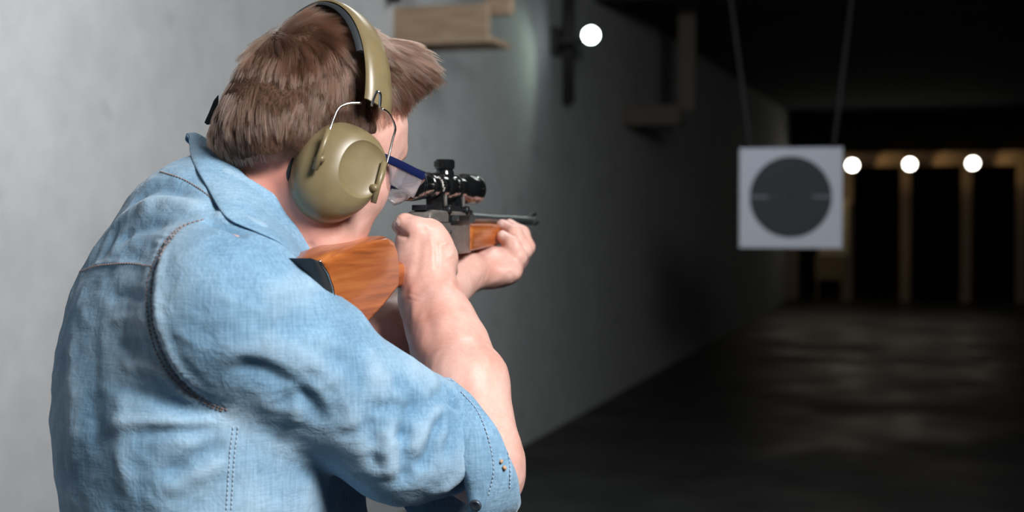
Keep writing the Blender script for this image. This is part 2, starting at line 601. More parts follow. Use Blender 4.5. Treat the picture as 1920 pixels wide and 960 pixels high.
class Cone:
    """round cone; optional flattening along a direction"""
    def __init__(s, a, b, ra, rb, k=0.01, flat=None, sc=1.0, cut=False):
        s.a, s.b = np.asarray(a, float), np.asarray(b, float)
        s.ra, s.rb, s.k, s.cut = ra, rb, k, cut
        s.n = None
        if flat is not None:
            s.n = np.asarray(flat, float) / np.linalg.norm(flat); s.sc = sc   # sc<1 : thinner along n

    def __call__(s, P):
        a, b = s.a, s.b
        q = P - a
        ba = b - a
        mul = 1.0
        if s.n is not None:
            g = 1 / s.sc - 1
            q = q + (q @ s.n)[:, None] * s.n * g
            ba = ba + (ba @ s.n) * s.n * g
            mul = s.sc if s.sc < 1 else 1.0
        l2 = ba @ ba + 1e-12
        t = np.clip((q @ ba) / l2, 0, 1)
        d = np.linalg.norm(q - t[:, None] * ba, axis=1) - (s.ra + (s.rb - s.ra) * t)
        return d * (0.5 + 0.5 * mul)


class Ell:
    def __init__(s, c, ax, r, k=0.01, cut=False):
        s.c = np.asarray(c, float)
        s.A = np.asarray(ax, float)        # rows are the axes
        s.r = np.asarray(r, float)
        s.k, s.cut = k, cut

    def __call__(s, P):
        q = (P - s.c) @ s.A.T
        k0 = np.linalg.norm(q / s.r, axis=1)
        k1 = np.linalg.norm(q / s.r ** 2, axis=1) + 1e-9
        return np.where(k0 < 1e-6, -s.r.min(), k0 * (k0 - 1) / k1)


def field(prims, P, inf=0.0):
    acc = None
    for p in prims:
        d = p(P)
        if acc is None: acc = d
        elif p.cut: acc = -smin(-acc, d, p.k)
        else: acc = smin(acc, d, p.k)
    return acc - inf


def surface(prims, lo, hi, h, inf=0.0, smooth=1):
    lo, hi = np.asarray(lo, float), np.asarray(hi, float)
    B = 16
    nb = np.ceil((hi - lo) / h / B).astype(int)
    N = nb * B
    G = np.empty(N, np.float32)
    gx, gy, gz = np.meshgrid(*[np.arange(n) for n in nb], indexing='ij')
    cc = np.stack([gx.ravel(), gy.ravel(), gz.ravel()], 1)
    ctr = lo + (cc * B + B / 2 - 0.5) * h
    D = np.stack([p(ctr) for p in prims], 1)
    f = field(prims, ctr, inf)
    R = B * h * 0.87
    o = np.arange(B)
    ox, oy, oz = np.meshgrid(o, o, o, indexing='ij')
    off = np.stack([ox.ravel(), oy.ravel(), oz.ravel()], 1) * h
    pos = np.array([not p.cut for p in prims])
    kk = np.array([p.k for p in prims])
    for i in range(len(cc)):
        x, y, z = cc[i] * B
        if abs(f[i]) > R * 1.6 + 0.01:
            G[x:x + B, y:y + B, z:z + B] = f[i]
            continue
        m = D[i][pos].min()
        sel = (D[i] < m + 2.6 * R + kk) & pos | (~pos & (D[i] < 2.6 * R + kk))
        sub = [p for p, q in zip(prims, sel) if q]
        if sub and sub[0].cut: sub = [prims[0]] + sub
        G[x:x + B, y:y + B, z:z + B] = field(sub, lo + cc[i] * B * h + off, inf).reshape(B, B, B)
    S = G < 0
    c = [S[i:N[0] - 1 + i, j:N[1] - 1 + j, k:N[2] - 1 + k] for i in (0, 1) for j in (0, 1) for k in (0, 1)]
    anyi = c[0].copy(); alli = c[0].copy()
    for q in c[1:]:
        anyi |= q; alli &= q
    mixed = anyi & ~alli
    idx = np.full(mixed.shape, -1, np.int32)
    cells = np.argwhere(mixed)
    idx[tuple(cells.T)] = np.arange(len(cells))
    acc = np.zeros((len(cells), 3)); cnt = np.zeros(len(cells))
    cor = [np.array(q) for q in [(i, j, k) for i in (0, 1) for j in (0, 1) for k in (0, 1)]]
    for a in range(8):
        for bb in range(a + 1, 8):
            if np.abs(cor[a] - cor[bb]).sum() != 1: continue
            va = G[tuple((cells + cor[a]).T)]; vb = G[tuple((cells + cor[bb]).T)]
            m = (va < 0) != (vb < 0)
            t = np.where(m, va / np.where(m, va - vb, 1), 0)
            acc += np.where(m[:, None], cor[a] + (cor[bb] - cor[a]) * t[:, None], 0)
            cnt += m
    vs = lo + (cells + acc / cnt[:, None]) * h
    faces = []
    for ax in range(3):
        u, w = (ax + 1) % 3, (ax + 2) % 3
        sl0 = [slice(1, -1)] * 3; sl1 = [slice(1, -1)] * 3
        sl0[ax] = slice(0, -1); sl1[ax] = slice(1, None)
        s0, s1 = S[tuple(sl0)], S[tuple(sl1)]
        e = np.argwhere(s0 != s1)
        flip = s0[tuple(e.T)]
        base = e.copy()
        for q in (u, w): base[:, q] += 1
        eu = np.zeros(3, int); eu[u] = 1
        ew = np.zeros(3, int); ew[w] = 1
        q0 = base - eu - ew; q1 = base - ew; q2 = base; q3 = base - eu
        F = np.stack([idx[tuple(q.T)] for q in (q0, q1, q2, q3)], 1)
        F[~flip] = F[~flip][:, ::-1]
        faces.append(F[(F >= 0).all(1)])
    F = np.concatenate(faces)
    for _ in range(smooth):
        A = np.zeros_like(vs); n = np.zeros(len(vs))
        for a, bb in ((0, 1), (1, 2), (2, 3), (3, 0)):
            for p, q in ((a, bb), (bb, a)):
                for d in range(3):
                    A[:, d] += np.bincount(F[:, p], vs[F[:, q], d], len(vs))
                n += np.bincount(F[:, p], minlength=len(vs))
        vs = vs * 0.4 + 0.6 * A / np.maximum(n, 1)[:, None]
    return vs, F


def normals(vs, F):
    d1 = vs[F[:, 2]] - vs[F[:, 0]]; d2 = vs[F[:, 3]] - vs[F[:, 1]]
    fn = np.cross(d1, d2)
    n = np.zeros_like(vs)
    for j in range(4):
        for d in range(3):
            n[:, d] += np.bincount(F[:, j], fn[:, d], len(vs))
    return n / (np.linalg.norm(n, axis=1)[:, None] + 1e-12)


def fastmesh(name, vs, F, m, parent, attrs=None):
    v = W(vs) - wloc(parent)
    me = bpy.data.meshes.new(name)
    me.vertices.add(len(v)); me.vertices.foreach_set('co', v.astype(np.float32).ravel())
    nf = len(F)
    me.loops.add(nf * 4); me.loops.foreach_set('vertex_index', F.astype(np.int32).ravel())
    me.polygons.add(nf)
    me.polygons.foreach_set('loop_start', np.arange(0, nf * 4, 4, dtype=np.int32))
    me.polygons.foreach_set('use_smooth', np.ones(nf, bool))
    me.update(calc_edges=True)
    me.validate()
    for k, a in (attrs or {}).items():
        at = me.attributes.new(k, 'FLOAT', 'POINT')
        at.data.foreach_set('value', a.astype(np.float32))
    me.materials.append(m)
    o = bpy.data.objects.new(name, me)
    COL.objects.link(o)
    o.parent = parent
    return o


def bvh_of(vs, F):
    return BVHTree.FromPolygons(vs.tolist(), F.tolist())


def hit(bvh, px, py, tmin=0.3):
    d = V(px, py, 1.0); d = d / np.linalg.norm(d)
    r = bvh.ray_cast(Vector(d * tmin), Vector(d))
    if r[0] is None: return None, None
    return np.array(r[0]), np.array(r[1])


def trace(bvh, pts, n=8, zmax=None):
    out = []
    for p in spline([np.array([x, y, 0.0]) for x, y in pts], n):
        q, nn = hit(bvh, p[0], p[1])
        if q is not None and (zmax is None or q[1] < zmax): out.append((q, nn))
    return out


def segdist(P, pts):
    """distance of points to a polyline and the running parameter 0..1"""
    best = np.full(len(P), 1e9); par = np.zeros(len(P))
    L = len(pts) - 1
    for i in range(L):
        a, b = pts[i], pts[i + 1]
        ba = b - a
        t = np.clip(((P - a) @ ba) / (ba @ ba + 1e-12), 0, 1)
        d = np.linalg.norm(P - a - t[:, None] * ba, axis=1)
        m = d < best
        best[m] = d[m]; par[m] = (i + t[m]) / L
    return best, par


def displace(vs, n, bvh, folds):
    d = np.zeros(len(vs))
    for pl, w, a in folds:
        tr = trace(bvh, pl, 4)
        if len(tr) < 2: continue
        pts = np.array([t[0] for t in tr])
        lo, hi = pts.min(0) - 3 * w, pts.max(0) + 3 * w
        m = np.where(((vs > lo) & (vs < hi)).all(1))[0]
        if not len(m): continue
        dd, par = segdist(vs[m], pts)
        d[m] += a * np.exp(-(dd / w) ** 2) * np.clip(np.minimum(par, 1 - par) * 5, 0, 1)
    return d


def fbm(P, f, seed, n=7):
    r = np.random.default_rng(seed); o = np.zeros(len(P))
    for _ in range(n):
        k = r.normal(size=3); k *= f / np.linalg.norm(k) * r.uniform(.6, 1.5)
        o += np.sin(P @ k + r.uniform(0, 6.28) + 1.3 * np.sin(P @ np.roll(k, 1) * .6))
    return o / n


# ------------------------------------------------------------------ frames: head, torso, rifle (camera-based metres)
def head_frame(yaw, pitch, roll):
    y, p, r = map(math.radians, (yaw, pitch, roll))
    f0 = np.array([math.sin(y), math.cos(y), 0]); r0 = np.array([math.cos(y), -math.sin(y), 0]); u0 = np.array([0, 0, 1.0])
    f = f0 * math.cos(p) - u0 * math.sin(p)
    u = f0 * math.sin(p) + u0 * math.cos(p)
    return r0 * math.cos(r) - u * math.sin(r), f, u * math.cos(r) + r0 * math.sin(r)


HC = V(572, 238, 1.42)
HR, HF, HU = head_frame(47, 24, 0)
HA = np.array([HR, HF, HU])


def H(r, f, u):
    return HC + HR * r + HF * f + HU * u


TY = math.radians(74)
TF = np.array([math.sin(TY), math.cos(TY), 0]); TR = np.array([math.cos(TY), -math.sin(TY), 0]); TU = np.array([0, 0, 1.0])
TA = np.array([TR, TF, TU])

RO = V(765, 345, 1.57)                               # rear end of the scope
RL = np.array([0.255, 1.0, 0.0221]); RL /= np.linalg.norm(RL)
RS = np.cross(RL, [0, 0, 1.0]); RS /= np.linalg.norm(RS)
RU = np.cross(RS, RL)


def rifle(l, s, h):
    return RO + RL * l + RS * s + RU * h


def on_rifle(px, py, s=0.0):                         # the pixel ray meets the plane at side offset s -> (l, h)
    d = V(px, py, 1.0)
    t = (RO @ RS + s) / (d @ RS)
    q = d * t - RO
    return q @ RL, q @ RU


# ------------------------------------------------------------------ the shooter
def R3(px, z): return px * z / FPX


feet = W(V(390, 960, 1.44)); feet[2] = 0
PERSON = thing('person', tuple(feet), 'person in a light blue denim shirt aiming a scoped rifle, seen from behind', 'person')

torso = [
    Ell(V(376, 775, 1.43), TA, (.172, .128, .19), .05),
    Cone(V(376, 820, 1.43), V(380, 1180, 1.43), .176, .168, .06, TF, .74),
    Ell(V(336, 615, 1.43), TA, (.135, .099, .115), .05),              # upper back hump
    Ell(V(430, 600, 1.43), TA, (.13, .09, .13), .08),               # chest
    Cone(V(395, 440, 1.43), V(470, 410, 1.43), .066, .058, .06),       # base of neck
    Cone(V(395, 440, 1.40), V(425, 545, 1.27), .050, .058, .06),    # right shoulder slope
    Cone(V(405, 450, 1.46), V(462, 510, 1.60), .048, .052, .06),    # left shoulder slope
]
sh_R, el_R, wr_R = V(425, 560, 1.275), V(905, 868, 1.40), V(806, 560, 1.555)
sh_L, el_L, wr_L = V(470, 510, 1.60), V(655, 735, 1.58), V(868, 512, 1.80)
mid_R = V(630, 724, 1.33)

neck_head = [
    Cone(V(450, 420, 1.43), V(545, 300, 1.425), .064, .060, .035),
    Cone(V(520, 470, 1.44), H(.0, .045, -.085), .05, .045, .035),
    Ell(H(0, .006, .014), HA, (.073, .084, .082), .02),
    Ell(H(0, .042, .012), HA, (.066, .066, .070), .03),        # forehead
    Ell(H(0, .046, -.055), HA, (.060, .053, .058), .03),      # face
    Ell(H(0, .056, -.098), HA, (.036, .034, .026), .03),      # chin
    Cone(H(.052, .0, -.075), H(.018, .062, -.112), .018, .017, .025),   # jaw
    Cone(H(-.052, .0, -.075), H(-.018, .062, -.112), .018, .017, .025),
    Ell(H(.042, .066, -.040), HA, (.020, .018, .018), .02),   # cheek
    Ell(H(-.042, .066, -.040), HA, (.020, .018, .018), .02),
    Cone(H(0, .092, .000), H(0, .106, -.040), .008, .0105, .014),       # nose
    Ell(H(.009, .101, -.042), HA, (.008, .009, .007), .006),
    Ell(H(-.009, .101, -.042), HA, (.008, .009, .007), .006),
    Cone(H(.034, .086, .014), H(-.034, .086, .014), .009, .009, .015),  # brow
    Cone(H(.020, .092, -.070), H(-.020, .092, -.070), .006, .006, .008),  # lips
    Cone(H(.018, .089, -.079), H(-.018, .089, -.079), .007, .007, .008),
    Ell(H(.031, .095, .0), HA, (.014, .010, .009), .008, cut=True),     # eye sockets
    Ell(H(-.031, .095, .0), HA, (.014, .010, .009), .008, cut=True),
    Ell(H(.031, .082, .0), HA, (.012, .012, .011), .003),
    Ell(H(-.031, .082, .0), HA, (.012, .012, .011), .003),
    Ell(H(.074, -.004, -.045), HA, (.007, .012, .020), .008),   # ears
    Ell(H(-.077, -.020, -.048), HA, (.008, .016, .027), .008),
    Cone(V(560, 330, 1.40), V(600, 480, 1.385), .022, .015, .04),   # neck muscle
]


def finger(pts, r, k=.004):
    out = []
    for i in range(len(pts) - 1):
        out.append(Cone(pts[i], pts[i + 1], r[i], r[i + 1], k))
    return out


ax_f = (wr_R - el_R) / np.linalg.norm(wr_R - el_R)
arm_R = [
    Cone(sh_R, mid_R, .055, .045, .03),
    Cone(mid_R, el_R, .045, .038, .02),
    Cone(el_R, V(926, 905, 1.40), .034, .028, .015),
    Cone(el_R, V(874, 720, 1.445), .039, .0425, .012),
    Cone(V(874, 720, 1.445), V(843, 650, 1.49), .0425, .0370, .01),
    Cone(V(843, 650, 1.49), V(824, 602, 1.52), .0370, .0335, .02),
    Cone(V(824, 602, 1.52), wr_R, .0335, .0305, .02),
]
# right hand on the grip, back of the hand to the camera
hand_R = [
    Ell(V(797, 476, 1.560), np.array([[.97, 0, -.2], [0, 1, 0], [.2, 0, .97]]), (.0275, .015, .038), .010),
    Cone(V(806, 558, 1.550), V(799, 500, 1.557), .0305, .0250, .02),
    Cone(V(768, 510, 1.565), V(768, 450, 1.570), .015, .0145, .018),      # thumb side
    Cone(V(800, 448, 1.570), V(828, 484, 1.570), .014, .015, .02),
] + finger([V(780, 466, 1.560), V(778, 428, 1.558), V(760, 419, 1.562), V(748, 424, 1.575)], [.0140, .0125, .0105, .0085], .005) \
  + finger([V(798, 440, 1.575), V(815, 450, 1.59), V(828, 460, 1.65), V(806, 468, 1.70)], [.0125, .011, .0098, .0082]) \
  + finger([V(818, 462, 1.58), V(836, 474, 1.59), V(840, 482, 1.64), V(814, 492, 1.68)], [.0125, .011, .010, .0085]) \
  + finger([V(824, 488, 1.575), V(838, 498, 1.59), V(842, 506, 1.635), V(810, 514, 1.665)], [.012, .0108, .0098, .008]) \
  + finger([V(820, 510, 1.57), V(834, 520, 1.585), V(838, 528, 1.62), V(806, 532, 1.645)], [.011, .0098, .0088, .0075])
arm_L = [
    Cone(sh_L, el_L, .055, .044, .03),
    Cone(el_L, V(735, 640, 1.64), .043, .045, .03),
    Cone(V(735, 640, 1.64), wr_L, .045, .026, .03),
]
# left hand under the fore-end: fingers come up on the near side
hand_L = [
    Cone(wr_L, V(912, 510, 1.83), .026, .024, .015, (0, 0, 1), .9),
    Cone(V(905, 500, 1.845), V(948, 498, 1.85), .020, .023, .02),
    Cone(V(925, 492, 1.87), V(968, 482, 1.92), .020, .018, .02),
    Ell(V(940, 512, 1.83), np.eye(3), (.025, .02, .014), .015),        # heel of the palm
] + finger([V(957, 505, 1.85), V(972, 482, 1.84), V(962, 458, 1.845), V(942, 443, 1.86)], [.0115, .0105, .0095, .0080], .006) \
  + finger([V(966, 498, 1.88), V(981, 470, 1.87), V(966, 438, 1.875), V(942, 423, 1.895)], [.0115, .011, .010, .0085], .006) \
  + finger([V(970, 492, 1.91), V(987, 464, 1.90), V(978, 438, 1.91), V(955, 422, 1.93)], [.0115, .011, .010, .0085], .006) \
  + finger([V(970, 485, 1.95), V(986, 460, 1.94), V(976, 438, 1.95), V(958, 426, 1.965)], [.011, .0105, .0095, .0085], .006) \
  + finger([V(885, 492, 1.83), V(905, 474, 1.885), V(900, 440, 1.935), V(905, 425, 1.96)], [.0135, .012, .0105, .009], .008)

body_torso = []
for p in torso:
    if isinstance(p, Cone):
        q = Cone(p.a, p.b, p.ra - .014, p.rb - .014, p.k, p.n, getattr(p, 'sc', 1))
    else:
        q = Ell(p.c, p.A, p.r - .014, p.k)
    body_torso.append(q)
body_prims = body_torso + neck_head + arm_R + hand_R + arm_L + hand_L
bv, bF = surface(body_prims, (-.56, 1.15, -.42), (.06, 2.02, .36), .0021, smooth=1)
body_bvh = bvh_of(bv, bF)
neckc = V(500, 360, 1.38)
bn = normals(bv, bF)
SKIN = [
    ([(741, 428), (752, 440), (768, 444)], .0030, -.0030),          # crease under the thumb
    ([(757, 404), (762, 412)], .0020, -.0008), ([(762, 403), (768, 411)], .0020, -.0007),
    ([(795, 415), (801, 424), (803, 432)], .004, .0016),            # knuckles
    ([(832, 452), (838, 460)], .0050, .0020), ([(843, 474), (847, 482)], .0050, .0016),
    ([(806, 432), (812, 470), (812, 515)], .0035, .0012),           # tendons on the back of the hand
    ([(820, 445), (826, 480), (822, 520)], .0035, .0012),
    ([(790, 440), (785, 480), (780, 520)], .0050, -.0014),
    ([(815, 440), (820, 480), (818, 510)], .0028, -.0010),
    ([(768, 500), (772, 550), (778, 610)], .0060, .0012),           # tendon of the wrist
    ([(795, 530), (800, 590), (815, 650)], .0080, -.0014),
    ([(850, 520), (845, 540)], .0060, .0025),                       # wrist bone
    ([(760, 548), (790, 556), (820, 552)], .0016, -.0006), ([(762, 560), (790, 567)], .0016, -.0005),
    ([(905, 535), (912, 515), (916, 498)], .0020, -.0007), ([(898, 535), (904, 515)], .0020, -.0006),
    ([(955, 505), (962, 520), (958, 530)], .0030, -.0012),
    ([(955, 452), (962, 458)], .0016, -.0006), ([(962, 430), (970, 436)], .0016, -.0006),
    ([(590, 468), (610, 478), (640, 470)], .0040, -.0015), ([(575, 455), (590, 470)], .0040, -.0015),
]
bd = displace(bv, bn, body_bvh, SKIN)
bd += .0005 * fbm(bv, 260, 61)
bv = bv + bn * bd[:, None]
body_bvh = bvh_of(bv, bF)
rud_shade = np.clip(1 - np.linalg.norm((bv - neckc) / np.array([.10, .12, .12]), axis=1), 0, 1) * 1.5
d_in, par = segdist(bv, [V(760, 560, 1.5), V(775, 640, 1.46)])
rud_shade = np.maximum(rud_shade, np.clip(1 - d_in / .05, 0, 1) * .5)  # shaded side of the right forearm painted darker and redder
fastmesh('body', bv, bF, M_skin, PERSON, {'ruddy_shade': np.clip(rud_shade, 0, .8)})

# ---- shirt
shirt_prims = [type(p)(p.a, p.b, p.ra, p.rb, p.k, p.n, getattr(p, 'sc', 1)) if isinstance(p, Cone) else p for p in torso]
sleeve = [
    Cone(V(440, 600, 1.285), V(553, 670, 1.31), .078, .0645, .018),
    Cone(V(553, 670, 1.31), V(690, 768, 1.34), .0645, .057, .03),
    Cone(V(690, 768, 1.34), V(795, 828, 1.365), .057, .0545, .02),
    Cone(V(795, 828, 1.365), V(864, 850, 1.392), .0545, .043, .012),
    Ell(V(735, 868, 1.34), np.eye(3), (.035, .045, .032), .03),       # hanging slack of cloth
    Ell(V(785, 745, 1.37), np.eye(3), (.025, .035, .022), .02),
]
sleeve_L = [
    Cone(V(470, 520, 1.58), V(560, 620, 1.59), .070, .062, .02),
    Cone(V(560, 620, 1.59), V(630, 705, 1.585), .062, .058, .02),
]
shirt_prims += sleeve + sleeve_L + [
    Cone(V(600, 900, 1.47), V(610, 1150, 1.47), .04, .05, .08),      # loose front of the shirt
    Cone(V(500, 330, 1.42), V(565, 240, 1.42), .062, .066, .01, cut=True),   # neck hole
]
sv, sF = surface(shirt_prims, (-.58, 1.05, -.50), (.05, 1.80, .16), .0030, smooth=2)
sn = normals(sv, sF)
sbvh0 = bvh_of(sv, sF)

# folds: (pixel polyline, width m, amplitude m) - ridges positive, valleys negative
FOLDS = [
    # armhole seam trough of the right sleeve
    ([(330, 428), (300, 470), (287, 520), (284, 580), (296, 640), (325, 700), (370, 745), (425, 770)], .0045, -.0036),
    ([(345, 430), (315, 475), (302, 520), (300, 580), (312, 640), (340, 695), (385, 735)], .006, .0035),
    ([(380, 415), (420, 420), (470, 440)], .007, -.006),
    ([(400, 400), (450, 405), (520, 440)], .012, .005),
    # long soft folds running down the sleeve
    ([(480, 560), (560, 530), (640, 560)], .012, .003),
    ([(520, 620), (600, 600), (690, 625)], .012, -.003),
    ([(420, 700), (480, 690), (540, 720), (600, 770)], .010, -.004),
    ([(400, 660), (470, 655), (560, 700), (650, 780), (690, 850)], .010, .0035),
    ([(520, 760), (570, 740), (610, 800)], .009, -.004),
    ([(540, 715), (555, 760), (548, 800)], .008, .004),
    ([(600, 660), (660, 690), (700, 760)], .010, -.003),
    ([(690, 640), (700, 700), (690, 760)], .012, .003),
    # bunching at the elbow
    ([(730, 705), (770, 735), (788, 775)], .008, -.005),
    ([(755, 680), (800, 705), (822, 750)], .013, .004),
    ([(846, 730), (853, 748), (850, 765)], .005, -.009),
    ([(855, 775), (820, 800), (800, 850), (775, 880)], .007, -.006),
    ([(838, 755), (806, 785), (786, 825), (765, 860)], .012, .004),
    ([(790, 740), (760, 790), (750, 830)], .008, -.005),
    ([(732, 780), (728, 850), (722, 900)], .013, .006),
    ([(752, 790), (756, 850), (758, 915)], .008, -.006),
    ([(700, 800), (705, 850), (712, 890)], .008, -.005),
    ([(870, 800), (905, 830), (900, 880), (860, 920), (820, 945)], .007, -.008),
    ([(895, 780), (880, 850), (850, 900), (800, 930)], .008, .005),
    ([(848, 722), (815, 745), (780, 800)], .006, -.0035), ([(852, 735), (840, 790), (800, 850)], .006, .003),
    ([(845, 750), (850, 800), (835, 860)], .005, -.004), ([(690, 770), (740, 760), (790, 775)], .006, -.003),
    ([(640, 820), (690, 800), (740, 800)], .007, -.0035), ([(650, 850), (700, 840), (730, 850)], .007, .003),
    ([(560, 690), (620, 740), (650, 800)], .007, -.0025), ([(480, 620), (540, 650), (620, 700)], .009, .0025),
    # side of the body
    ([(150, 500), (200, 492), (285, 500)], .003, .0015),
    ([(210, 560), (250, 555), (284, 560)], .005, -.0025),
    ([(205, 600), (250, 598), (286, 602)], .005, .002),
    ([(215, 650), (255, 645), (300, 650)], .005, -.003),
    ([(230, 690), (280, 685), (330, 712)], .006, .003),
    ([(200, 730), (270, 735), (350, 765), (430, 780)], .007, -.004),
    ([(180, 800), (270, 790), (360, 795), (430, 785)], .007, .004),
    ([(250, 815), (330, 808), (420, 800)], .006, -.004),
    ([(300, 900), (360, 860), (425, 830)], .008, -.005),
    ([(290, 930), (360, 895), (430, 860)], .009, .004),
    ([(130, 600), (140, 750), (135, 900)], .012, .003),
    ([(180, 560), (175, 700), (185, 900)], .012, -.003),
    ([(230, 720), (225, 830), (240, 950)], .012, .003),
    # yoke and shoulder
    ([(200, 430), (240, 400), (300, 385)], .010, .004),
    ([(215, 455), (260, 430), (330, 420)], .008, -.004),
    ([(240, 380), (300, 350), (370, 375)], .010, -.005),
    ([(260, 400), (320, 378), (400, 395)], .010, .005),
    ([(180, 490), (200, 460), (215, 420)], .008, -.003),
]


dd = displace(sv, sn, sbvh0, FOLDS)


dd += .0016 - .0040 * np.abs(fbm(sv * np.array([1, 1, 1.6]), 42, 8)) - .0014 * np.abs(fbm(sv, 120, 9))
dd += .0035 * fbm(sv, 28, 3) + .0022 * fbm(sv, 75, 4) + .0010 * fbm(sv, 190, 5)
# puckers along the armhole
arm_tr = trace(sbvh0, [(330, 428), (300, 470), (287, 520), (284, 580), (296, 640), (325, 700), (370, 745), (425, 770)], 10)
arm_pts = np.array([t[0] for t in arm_tr])
ad, ap = segdist(sv, arm_pts)
dd += .0008 * np.sin(ap * 210 + 2 * np.sin(ap * 37)) * np.exp(-(ad / .016) ** 2)
sv = sv + sn * dd[:, None]
sn = normals(sv, sF)
sbvh = bvh_of(sv, sF)
worn = np.exp(-(ad / .012) ** 2) * .35 + np.clip(dd / .012, 0, .4)  # faded armhole seam, plus highlights painted on the raised folds
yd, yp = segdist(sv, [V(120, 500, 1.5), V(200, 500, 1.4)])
fold_dark = np.clip(-dd / .012, 0, .5)  # darker blue in the fold valleys
SHIRT = fastmesh('denim_shirt', sv, sF, M_denim, PERSON, {'worn': np.clip(worn, 0, .8), 'fold_dark': fold_dark})


def stitches(name, tr, mat_, parent, step=.0042, ln=.0027, r=.00055, lift=.0006):
    pts = np.array([t[0] for t in tr]); nn = np.array([t[1] for t in tr])
    L = np.r_[0, np.cumsum(np.linalg.norm(np.diff(pts, axis=0), axis=1))]
    mb = MB()
    for s_ in np.arange(0, L[-1] - ln, step):
        q = []
        for t in (s_, s_ + ln):
            q.append(np.array([np.interp(t, L, pts[:, i] + nn[:, i] * lift) for i in range(3)]))
        mb.tube(q, r, 5)
    return mb.build(name, mat_, parent)


def shift(pl, dx, dy): return [(x + dx, y + dy) for x, y in pl]


ARMH = [(382, 412), (345, 425), (316, 455), (296, 492), (285, 530), (284, 580), (292, 630), (315, 685), (355, 730), (400, 758), (432, 770)]
SEAMS = [
    ('armhole_stitching', ARMH, M_thread), ('armhole_stitching', shift(ARMH, -8, 2), M_thread),
    ('yoke_stitching', [(150, 510), (185, 498), (240, 494), (286, 500)], M_thread),
    ('side_stitching', [(437, 800), (430, 860), (424, 960)], M_blue_thread),
    ('side_stitching', [(446, 800), (439, 860), (433, 960)], M_blue_thread),
    ('collar_seam_stitching', [(300, 322), (340, 335), (375, 355), (400, 375)], M_thread),
]
for nm, pl, m_ in SEAMS:
    tr = trace(sbvh, pl, 14)
    if len(tr) > 3: stitches(nm, tr, m_, SHIRT)

# ---- rolled cuff of the right sleeve
CN_ = np.array([.85, .45, -.10])
c2 = np.array([-126, 0, 247.]); c2 /= np.linalg.norm(c2)
c1 = np.array([.45, -.89, 0]); c1 = c1 - c2 * (c1 @ c2); c1 /= np.linalg.norm(c1)
cn = np.cross(c1, c2)
if cn[0] < 0: cn = -cn
cc_ = V(893, 838, 1.405)
mb = MB()
rows = []
prof = [(-.050, .0), (-.046, .0045), (-.024, .0060), (-.006, .0055), (.000, .003), (.0005, .0), (-.004, -.0025), (-.03, -.003), (-.05, -.003)]
for i in range(72):
    a = 2 * math.pi * i / 72
    wob = 1 + .022 * math.sin(3 * a + 1) + .014 * math.sin(7 * a)
    dirv = c1 * math.cos(a) * .070 * wob + c2 * math.sin(a) * .074 * wob
    rad = dirv / np.linalg.norm(dirv)
    rows.append([cc_ + dirv + rad * (h_ * 1.25 - .004 * (-t_) / .05 * .6 + .0012 * math.sin(11 * a + t_ * 80)) + cn * t_ * (1.20 - .28 * math.cos(a) - .15 * math.sin(a)) for t_, h_ in prof])
mb.rings(rows, cap=False, closed=True)
CUFF = mb.build('rolled_cuff', M_denim, SHIRT)
cb = bvh_of(np.array([p for r in rows for p in r]), np.array(mb.f))
for pl in ([(838, 712), (878, 722), (915, 760), (940, 810), (955, 870), (955, 920)], [(865, 735), (895, 770), (915, 820), (925, 880), (915, 930)]):
    tr = trace(cb, pl, 12)
    if len(tr) > 4: stitches('cuff_stitching', tr, M_blue_thread, CUFF)
# strap tab and stud on the cuff
for px, py, r in ((893, 946, .0058),):
    q, nn = hit(cb, px, py)
    if q is None: q, nn = hit(sbvh, px, py)
    if q is not None:
        mb = MB(); mb.lathe(q + nn * .001, nn, [(0, r), (.002, r), (.003, r * .8), (.0022, r * .55), (.0022, 0)], 24)
        mb.build('stud_button', M_button, SHIRT)
for x0, y0, x1, y1 in ((940, 862, 938, 868), (943, 874, 947, 880)):
    a, na = hit(cb, x0, y0); b_, nb_ = hit(cb, x1, y1)
    if a is not None and b_ is not None:
        mb = MB(); mb.tube([a + na * .001, b_ + nb_ * .001], .0016, 6)
        mb.build('bar_tack', mat('orange_thread', (.62, .36, .22), .8), CUFF)

# ---- collar
def neckpt(px, py, out):
    q, nn = hit(body_bvh, px, py)
    d = V(px, py, 1.0)
    return d * (q[1] - out) if q is not None else None


def shpt(px, py, out, zd=1.40):
    q, nn = hit(sbvh, px, py)
    z = q[1] if q is not None else zd
    return V(px, py, min(z - out, 1.52))


top_px = [(368, 250, 1.470), (384, 258, 1.440), (408, 275, 1.405), (440, 306, 1.372), (478, 352, 1.350), (515, 398, 1.345), (548, 445, 1.345), (574, 488, 1.350)]
edge_px = [(352, 250, 1.465), (356, 276, 1.430), (370, 322, 1.395), (394, 362, 1.360), (424, 408, 1.325), (474, 432, 1.300), (526, 456, 1.300), (566, 492, 1.315)]
top = [V(*p) for p in top_px]; edge = []
for p in edge_px:
    q, nn = hit(sbvh, p[0], p[1])
    edge.append(V(p[0], p[1], min(p[2], q[1] - .004) if q is not None else p[2]))
far_top = [V(574, 500, 1.42), V(540, 470, 1.48), V(470, 380, 1.52), V(400, 275, 1.53), V(366, 252, 1.51)]
far_edge = [V(578, 520, 1.44), V(545, 500, 1.50), V(470, 430, 1.56), V(380, 300, 1.56), V(348, 262, 1.51)]
topS = spline(top, 6) + spline(far_top, 6)
edgeS = spline(edge, 6) + spline(far_edge, 6)
nst = len(topS)
ctrN = V(500, 380, 1.43)
vs, fs = [], []
